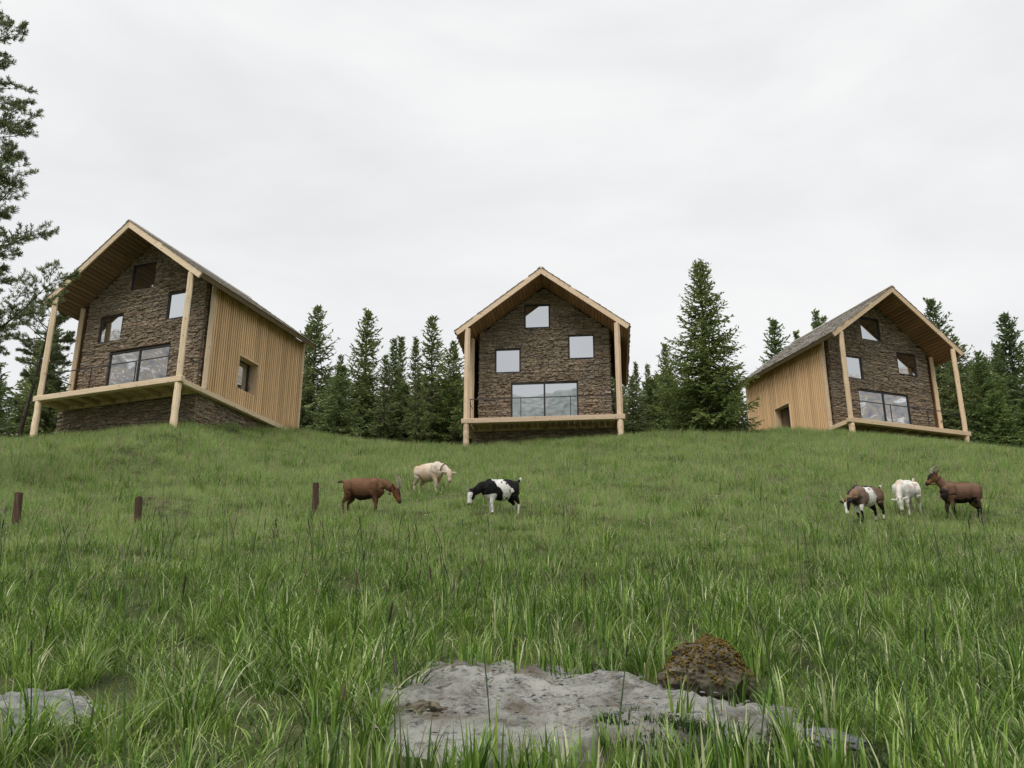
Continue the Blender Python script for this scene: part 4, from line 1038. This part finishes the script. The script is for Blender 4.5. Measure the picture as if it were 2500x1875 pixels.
def scatter(name, meshes, pts, rz, scl, idx, label, tilt=None):
    col = bpy.data.collections.new(name+'_source')
    for i, m_ in enumerate(meshes): col.objects.link(bpy.data.objects.new('%s_%02d' % (name, i), m_))
    me = bpy.data.meshes.new(name); me.from_pydata([tuple(p) for p in pts], [], [])
    rot = np.zeros((len(pts), 3)); rot[:, 2] = rz
    if tilt is not None: rot[:, :2] = tilt
    me.attributes.new('rot', 'FLOAT_VECTOR', 'POINT').data.foreach_set('vector', rot.ravel())
    s3 = np.repeat(np.asarray(scl, float)[:, None], 3, 1) if np.ndim(scl) == 1 else np.asarray(scl, float)
    me.attributes.new('scl', 'FLOAT_VECTOR', 'POINT').data.foreach_set('vector', s3.ravel())
    me.attributes.new('idx', 'INT', 'POINT').data.foreach_set('value', np.asarray(idx, dtype=np.int32))
    o = put(name, me); ng = bpy.data.node_groups.new(name, 'GeometryNodeTree')
    ng.interface.new_socket('Geometry', in_out='INPUT', socket_type='NodeSocketGeometry'); ng.interface.new_socket('Geometry', in_out='OUTPUT', socket_type='NodeSocketGeometry')
    N = ng.nodes; gi = N.new('NodeGroupInput'); go = N.new('NodeGroupOutput'); iop = N.new('GeometryNodeInstanceOnPoints'); ci = N.new('GeometryNodeCollectionInfo')
    ci.inputs['Collection'].default_value = col; ci.inputs['Separate Children'].default_value = True; ci.inputs['Reset Children'].default_value = True
    def attr(nm, ty):
        a = N.new('GeometryNodeInputNamedAttribute'); a.data_type = ty; a.inputs['Name'].default_value = nm
        return [q for q in a.outputs if q.enabled and q.name == 'Attribute'][0]
    K = ng.links
    K.new(gi.outputs[0], iop.inputs['Points']); K.new(ci.outputs[0], iop.inputs['Instance']); iop.inputs['Pick Instance'].default_value = True
    K.new(attr('idx', 'INT'), iop.inputs['Instance Index']); K.new(attr('rot', 'FLOAT_VECTOR'), iop.inputs['Rotation']); K.new(attr('scl', 'FLOAT_VECTOR'), iop.inputs['Scale'])
    K.new(iop.outputs[0], go.inputs[0])
    o.modifiers.new('scatter', 'NODES').node_group = ng
    return tag(o, label, None, None, 'stuff')
rg = np.random.RandomState(42)
def sample(y0, y1, dens, margin=1.0, spread=.60):
    """random points over the part of the slope in and around the view, dens = points per square metre"""
    area = (y1-y0)*(spread*(y0+y1)+2*margin); n = int(area*dens)
    y = np.sqrt(rg.uniform(0, 1, n)*(y1**2-y0**2)+y0**2) if margin < .5*spread*y0 else rg.uniform(y0, y1, n)
    x = rg.uniform(-1, 1, n)*(spread*y+margin); return x, y
def low(x, y, k=.7, seed=0):
    return (np.sin(x*k*1.3+y*k*.7+seed)+np.sin(x*k*2.9-y*k*2.1+2*seed)*.6+np.sin(y*k*4.3+x*k*3.1+seed*3)*.4+np.sin(x*k*7.7-y*k*5.2+seed)*.3)/2.3
def blocked(x, y, lim=.10):
    b = soil_field(x, y) > lim
    b |= slab_field(x, y) > .1
    b |= ((x-1.26)/.36)**2+((y-6.5)/.30)**2 < 1
    b |= ((x-1.66)/.24)**2+((y-5.25)/.30)**2 < 1
    return b
def trample(x, y):                                  # under the houses
    out = np.zeros(x.shape, bool)
    for hx, hy, yw in ((-14.2, 34.54, -.36), (1.39, 39.39, -.10), (17.23, 42.66, .35)):
        c, s_ = math.cos(yw), math.sin(yw); lx = (x-hx)*c+(y-hy)*s_; ly = -(x-hx)*s_+(y-hy)*c
        out |= (np.abs(lx) < 3.0) & (ly > .2) & (ly < 6.1)
    return out
# tall sedge in the foreground: radiating tufts, upright tufts and broad bladed tufts
def tuft(seed, nb, hr, wr, br, rad, mat, seg=5, curl=1.2, az_j=.5):
    rr = random.Random(seed); mb = MB()
    for _ in range(nb):
        a = rr.random()*6.283; r = rad*rr.random()
        blade(mb, rr, Vector((math.cos(a)*r, math.sin(a)*r, -.03)), a+rr.uniform(-az_j, az_j), rr.uniform(*hr), rr.uniform(*br)*(.4+.6*r/rad), rr.uniform(*wr), seg, curl)
    return mb.mesh('tuft', mat)
SED = [tuft(100+i, 36, (.18, .48), (.0030, .0066), (.5, 2.1), .10, M['sedge'], 6, 1.25) for i in range(7)] + [tuft(120+i, 28, (.22, .44), (.0034, .007), (1.1, 2.6), .12, M['sedge'], 6, 1.1, .9) for i in range(5)] + [tuft(140+i, 14, (.24, .48), (.0055, .0105), (.1, 1.2), .07, M['sedge'], 5, 1.5) for i in range(4)]
x, y = sample(3.6, 15.8, 27, .8)
front = (y < 5.15) & (x > -.95) & (x < 1.9)
keep = ~blocked(x, y) & ~front & (rg.uniform(0, 1, len(x)) < np.clip((16-y)/4.5, 0, 1)) & (low(x, y, 1.9, 1) > -.42+.35*rg.uniform(-1, 1, len(x)))
x, y = x[keep], y[keep]
up = rg.uniform(0, 1, len(x)) < np.where((x > -.2) & (x < 2.2) & (y > 6.9) & (y < 12), .55, .14)
ix = np.where(up, rg.randint(12, 16, len(x)), np.where(rg.uniform(0, 1, len(x)) < .45, rg.randint(7, 12, len(x)), rg.randint(0, 7, len(x))))
sc_ = rg.uniform(.55, 1.2, len(x))*(1+.25*low(x, y, 1.1, 4))*np.clip(1-.6*np.clip((y-9)/5.5, 0, 1), .35, 1)*np.where(y < 4.7, .85, 1)
scatter('tall_sedge', SED, np.stack([x, y, ground(x, y)], 1), rg.uniform(0, 6.28, len(x)), sc_, ix, 'tall arching sedge grass covering the lower slope')
# fine low grass between the sedge
LOWG = [clump(200+i, 24, (.07, .22), (.0026, .005), (.3, 1.9), .12, M['sedge'], 3) for i in range(6)]
x, y = sample(3.6, 16, 30, .8); keep = ~blocked(x, y, .16) & ~((y < 5.0) & (x > -.8) & (x < 1.7)) & (low(x, y, 2.3, 6) > -.55+.3*rg.uniform(-1, 1, len(x))); x, y = x[keep], y[keep]
scatter('low_grass', LOWG, np.stack([x, y, ground(x, y)], 1), rg.uniform(0, 6.28, len(x)), rg.uniform(.6, 1.3, len(x)), rg.randint(0, 6, len(x)), 'low fine grass between the sedge tufts')
# short meadow grass up to the crest
MEA = [clump(300+i, 46, (.11, .27), (.0035, .0065), (.15, 1.3), .19, M['meadow'], 3) for i in range(8)] + [clump(320+i, 40, (.07, .15), (.004, .007), (.3, 1.5), .20, M['meadow'], 2) for i in range(4)]
def meadow(y0, y1, dens, k, margin=1.5):
    x, y = sample(y0, y1, dens, margin, .60); keep = ~trample(x, y) & (rg.uniform(0, 1, len(x)) < np.clip((y-11)/4, 0, 1)); x, y = x[keep], y[keep]
    l = low(x, y, .9, 7)*.6+low(x, y, 2.2, 2)*.5; ix = np.where(rg.uniform(0, 1, len(x)) < .3-.2*l, rg.randint(8, 12, len(x)), rg.randint(0, 8, len(x)))
    gr = np.zeros(len(x))
    for gx_, gy_ in ((-2.66, 17.06), (-1.82, 20.8), (-.22, 17.15), (6.03, 16.4), (7.19, 17.3), (7.86, 16.7)): gr = np.maximum(gr, np.exp(-((x-gx_)/.75)**2-((y-gy_+.5)/1.0)**2))
    return x, y, k*rg.uniform(.65, 1.2, len(x))*(1+.34*l)*(1-.22*gr), ix
a = meadow(11, 22, 36, .84); b = meadow(22, 47, 20, 1.18)
x, y, sc_, ix = [np.concatenate(q) for q in zip(a, b)]
scatter('meadow_grass', MEA, np.stack([x, y, ground(x, y)], 1), rg.uniform(0, 6.28, len(x)), sc_, ix, 'short tufted meadow grass on the upper slope')
# darker tussocks dotted over the meadow
TUS = [tuft(350+i, 60, (.12, .36), (.004, .0075), (.3, 1.7), .17, M['sedge'], 3, 1.2) for i in range(5)]
x, y = sample(13, 46, 4.2, 1.5, .6); keep = ~trample(x, y) & (low(x, y, 1.3, 11) > .0+.35*rg.uniform(-1, 1, len(x))); x, y = x[keep], y[keep]
scatter('meadow_tussocks', TUS, np.stack([x, y, ground(x, y)-.02], 1), rg.uniform(0, 6.28, len(x)), rg.uniform(.45, 1.3, len(x)), rg.randint(0, 5, len(x)), 'darker coarse grass tussocks dotted over the meadow')
# dark rush stems, many ending in a brown seed spike
def stem(seed, spike):
    rr = random.Random(seed); mb = MB(); h = rr.uniform(.48, .78); a = rr.random()*6.28; b = rr.uniform(.02, .20); d = Vector((math.cos(a), math.sin(a), 0))
    pts = [d*(h*b*q*q)+Vector((0, 0, h*q-.03)) for q in (0, .3, .6, .85, 1)]
    mb.tube(pts, [.0042, .0040, .0037, .0031, .0016 if not spike else .0027], 5, False); nf0 = len(mb.f)
    if spike:
        e = pts[-1]; dd = (pts[-1]-pts[-2]).normalized(); L = rr.uniform(.055, .12); r = rr.uniform(.0055, .0085)
        r *= .85; mb.tube([e-dd*.004, e+dd*L*.15, e+dd*L*.5, e+dd*L*.85, e+dd*L], [.003, r*.9, r, r*.75, .001], 7, False)
        for q in range(40):
            z = rr.uniform(.05, .95)*L; p = e+dd*z; s_ = Vector((rr.uniform(-1, 1), rr.uniform(-1, 1), .4)).normalized(); n = len(mb.v)
            w_ = s_.cross(dd)*.0015; mb.v += [tuple(p+w_), tuple(p-w_), tuple(p+s_*r*1.7)]; mb.f.append((n, n+1, n+2))
    me = mb.mesh('stem', M['stem']); me.materials.append(M['spike'])
    me.polygons.foreach_set('material_index', [0 if i < nf0 else 1 for i in range(len(me.polygons))]); return me
STM = [stem(400+i, True) for i in range(8)]+[stem(420+i, False) for i in range(6)]
x, y = sample(3.9, 12.8, 11, .4); keep = ~blocked(x, y, .5) & (rg.uniform(0, 1, len(x)) < np.clip(.25+.25*np.abs(x)/(.5*y)+.5*low(x, y, .8, 3), .10, 1)); x, y = x[keep], y[keep]
sp = rg.uniform(0, 1, len(x)) < np.where(x < -.2, .62, .16); ix = np.where(sp, rg.randint(0, 8, len(x)), rg.randint(8, 14, len(x)))
scatter('rush_stems', STM, np.stack([x, y, ground(x, y)], 1), rg.uniform(0, 6.28, len(x)), rg.uniform(.75, 1.12, len(x)), ix, 'dark upright rush stems, many with brown seed spikes', rg.uniform(-.13, .13, (len(x), 2)))
# meadow flowers and dry seed heads
def flower(seed):
    rr = random.Random(seed); mb = MB()
    for _ in range(5):
        c = Vector((rr.uniform(-.10, .10), rr.uniform(-.10, .10), rr.uniform(.10, .26)))
        for k in range(3):
            a = rr.random()*3.14; r = rr.uniform(.006, .012); u = Vector((math.cos(a), math.sin(a), rr.uniform(-.5, .5))).normalized()*r; v_ = Vector((0, 0, 1)).cross(u).normalized()*r*.7+Vector((0, 0, r*.5)); n = len(mb.v)
            mb.v += [tuple(c+u), tuple(c+v_), tuple(c-u), tuple(c-v_)]; mb.f.append((n, n+1, n+2, n+3))
    return mb.mesh('flower', M['flower'])
FLW = [flower(500+i) for i in range(6)]
x, y = sample(12, 42, 5.5, 1.5, .6); keep = ~trample(x, y) & (low(x, y, .5, 9) > -.25+.5*rg.uniform(-1, 1, len(x))); x, y = x[keep], y[keep]
scatter('meadow_flowers', FLW, np.stack([x, y, ground(x, y)], 1), rg.uniform(0, 6.28, len(x)), rg.uniform(.7, 1.3, len(x)), rg.randint(0, 6, len(x)), 'tiny pale and mauve flower heads sprinkled over the meadow')
# dry seed stalks along the crest and in the meadow
SEED = [clump(540+i, 7, (.22, .42), (.0018, .003), (.05, .5), .08, M['litter'], 3) for i in range(4)]
x, y = sample(14, 46, 4.2, 1.5, .6); keep = ~trample(x, y); x, y = x[keep], y[keep]
scatter('dry_stalks', SEED, np.stack([x, y, ground(x, y)], 1), rg.uniform(0, 6.28, len(x)), rg.uniform(.7, 1.25, len(x)), rg.randint(0, 4, len(x)), 'thin dry brown grass stalks in the meadow')
# litter, pebbles and low weeds around the bare soil
def bits(seed, n, mat, s0, s1, flat):
    rr = random.Random(seed); mb = MB()
    for _ in range(n):
        c = Vector((rr.uniform(-.1, .1), rr.uniform(-.1, .1), .004)); a = rr.random()*6.28; l = rr.uniform(s0, s1); w = l*(.12 if flat else rr.uniform(.6, .9)); h = w*(.5 if flat else .6)
        u = Vector((math.cos(a), math.sin(a), rr.uniform(-.15, .25)))*l; v_ = Vector((-math.sin(a), math.cos(a), 0))*w; z = Vector((0, 0, h)); k = len(mb.v)
        mb.v += [tuple(c-u-v_), tuple(c+u-v_*.7), tuple(c+u*.8+v_), tuple(c-u*.9+v_*.8), tuple(c-u*.6-v_*.5+z), tuple(c+u*.6-v_*.4+z), tuple(c+u*.5+v_*.5+z), tuple(c-u*.5+v_*.5+z)]
        mb.f += [(k+4, k+5, k+6, k+7), (k, k+1, k+5, k+4), (k+1, k+2, k+6, k+5), (k+2, k+3, k+7, k+6), (k+3, k, k+4, k+7)]
    return mb.mesh('bits', mat)
def soil_z(x, y):
    f = soil_field(x, y); g_ = ground(x, y)
    r_ = np.array([noise.fractal(Vector((a*2.6, b*2.6, 3.3)), .9, 2.1, 6)*.075+abs(noise.fractal(Vector((a*7, b*7, 1.3)), .8, 2.1, 4))*.03 for a, b in zip(x, y)])
    return g_+np.where(f > 0, .035+.05*np.sqrt(np.clip(f, 0, 1)), .035+.25*np.clip(f, -1, 0))+r_*np.clip(f+.35, 0, 1)
PEB = [bits(600+i, 9, M['soil'] if i % 3 else M['blue_rock'], .004, .016, False) for i in range(5)]
x = rg.uniform(-1, 1.9, 900); y = rg.uniform(4.7, 7.5, 900); keep = rg.uniform(0, 1, 900) < .35; x, y = x[keep], y[keep]; keep = soil_field(x, y) > -.05; x, y = x[keep], y[keep]
scatter('pebbles', PEB, np.stack([x, y, soil_z(x, y)], 1), rg.uniform(0, 6.28, len(x)), rg.uniform(.5, 1.5, len(x)), rg.randint(0, 5, len(x)), 'small clods and pebbles on the bare soil')
LIT = [bits(620+i, 7, M['litter'], .010, .035, True) for i in range(5)]
x = rg.uniform(-1.2, 2.1, 700); y = rg.uniform(4.5, 7.7, 700); keep = (soil_field(x, y) > -.3) & (low(x, y, 2, 5) > .1); x, y = x[keep], y[keep]
scatter('dry_litter', LIT, np.stack([x, y, soil_z(x, y)], 1), rg.uniform(0, 6.28, len(x)), rg.uniform(.5, 1.3, len(x)), rg.randint(0, 5, len(x)), 'dry plant litter strewn over the soil')
WEED = [clump(640+i, 40, (.03, .10), (.004, .008), (.5, 1.7), .10, M['weed'], 2) for i in range(4)]
x = rg.uniform(.5, 2.1, 420); y = rg.uniform(4.6, 5.75, 420); keep = (y < 5.45+.12*np.sin(9*x)) & ((x-1.68)**2+(y-5.4)**2 > .03); x, y = x[keep], y[keep]
scatter('low_weeds', WEED, np.stack([x, y, np.maximum(ground(x, y), soil_z(x, y))], 1), rg.uniform(0, 6.28, len(x)), rg.uniform(.5, 1.1, len(x)), rg.randint(0, 4, len(x)), 'low feathery weeds below the bare soil patch')
# broad blades standing in front of and on the soil patch
BRD = [clump(660+i, 7, (.14, .30), (.005, .009), (.05, .65), .03, M['sedge'], 4, 1.4) for i in range(5)]
x = np.concatenate([rg.uniform(-1.0, 2.3, 190), rg.uniform(.85, 1.75, 12), rg.uniform(-.6, .9, 22)]); y = np.concatenate([rg.uniform(4.4, 4.95, 190), rg.uniform(5.3, 6.15, 12), rg.uniform(6.9, 7.4, 22)])
z = np.maximum(ground(x, y), np.where(soil_field(x, y) > -.2, soil_z(x, y), -99))
scatter('broad_blades', BRD, np.stack([x, y, z], 1), rg.uniform(0, 6.28, len(x)), rg.uniform(.65, 1.3, len(x)), rg.randint(0, 5, len(x)), 'broad green blades standing in front of the soil patch')
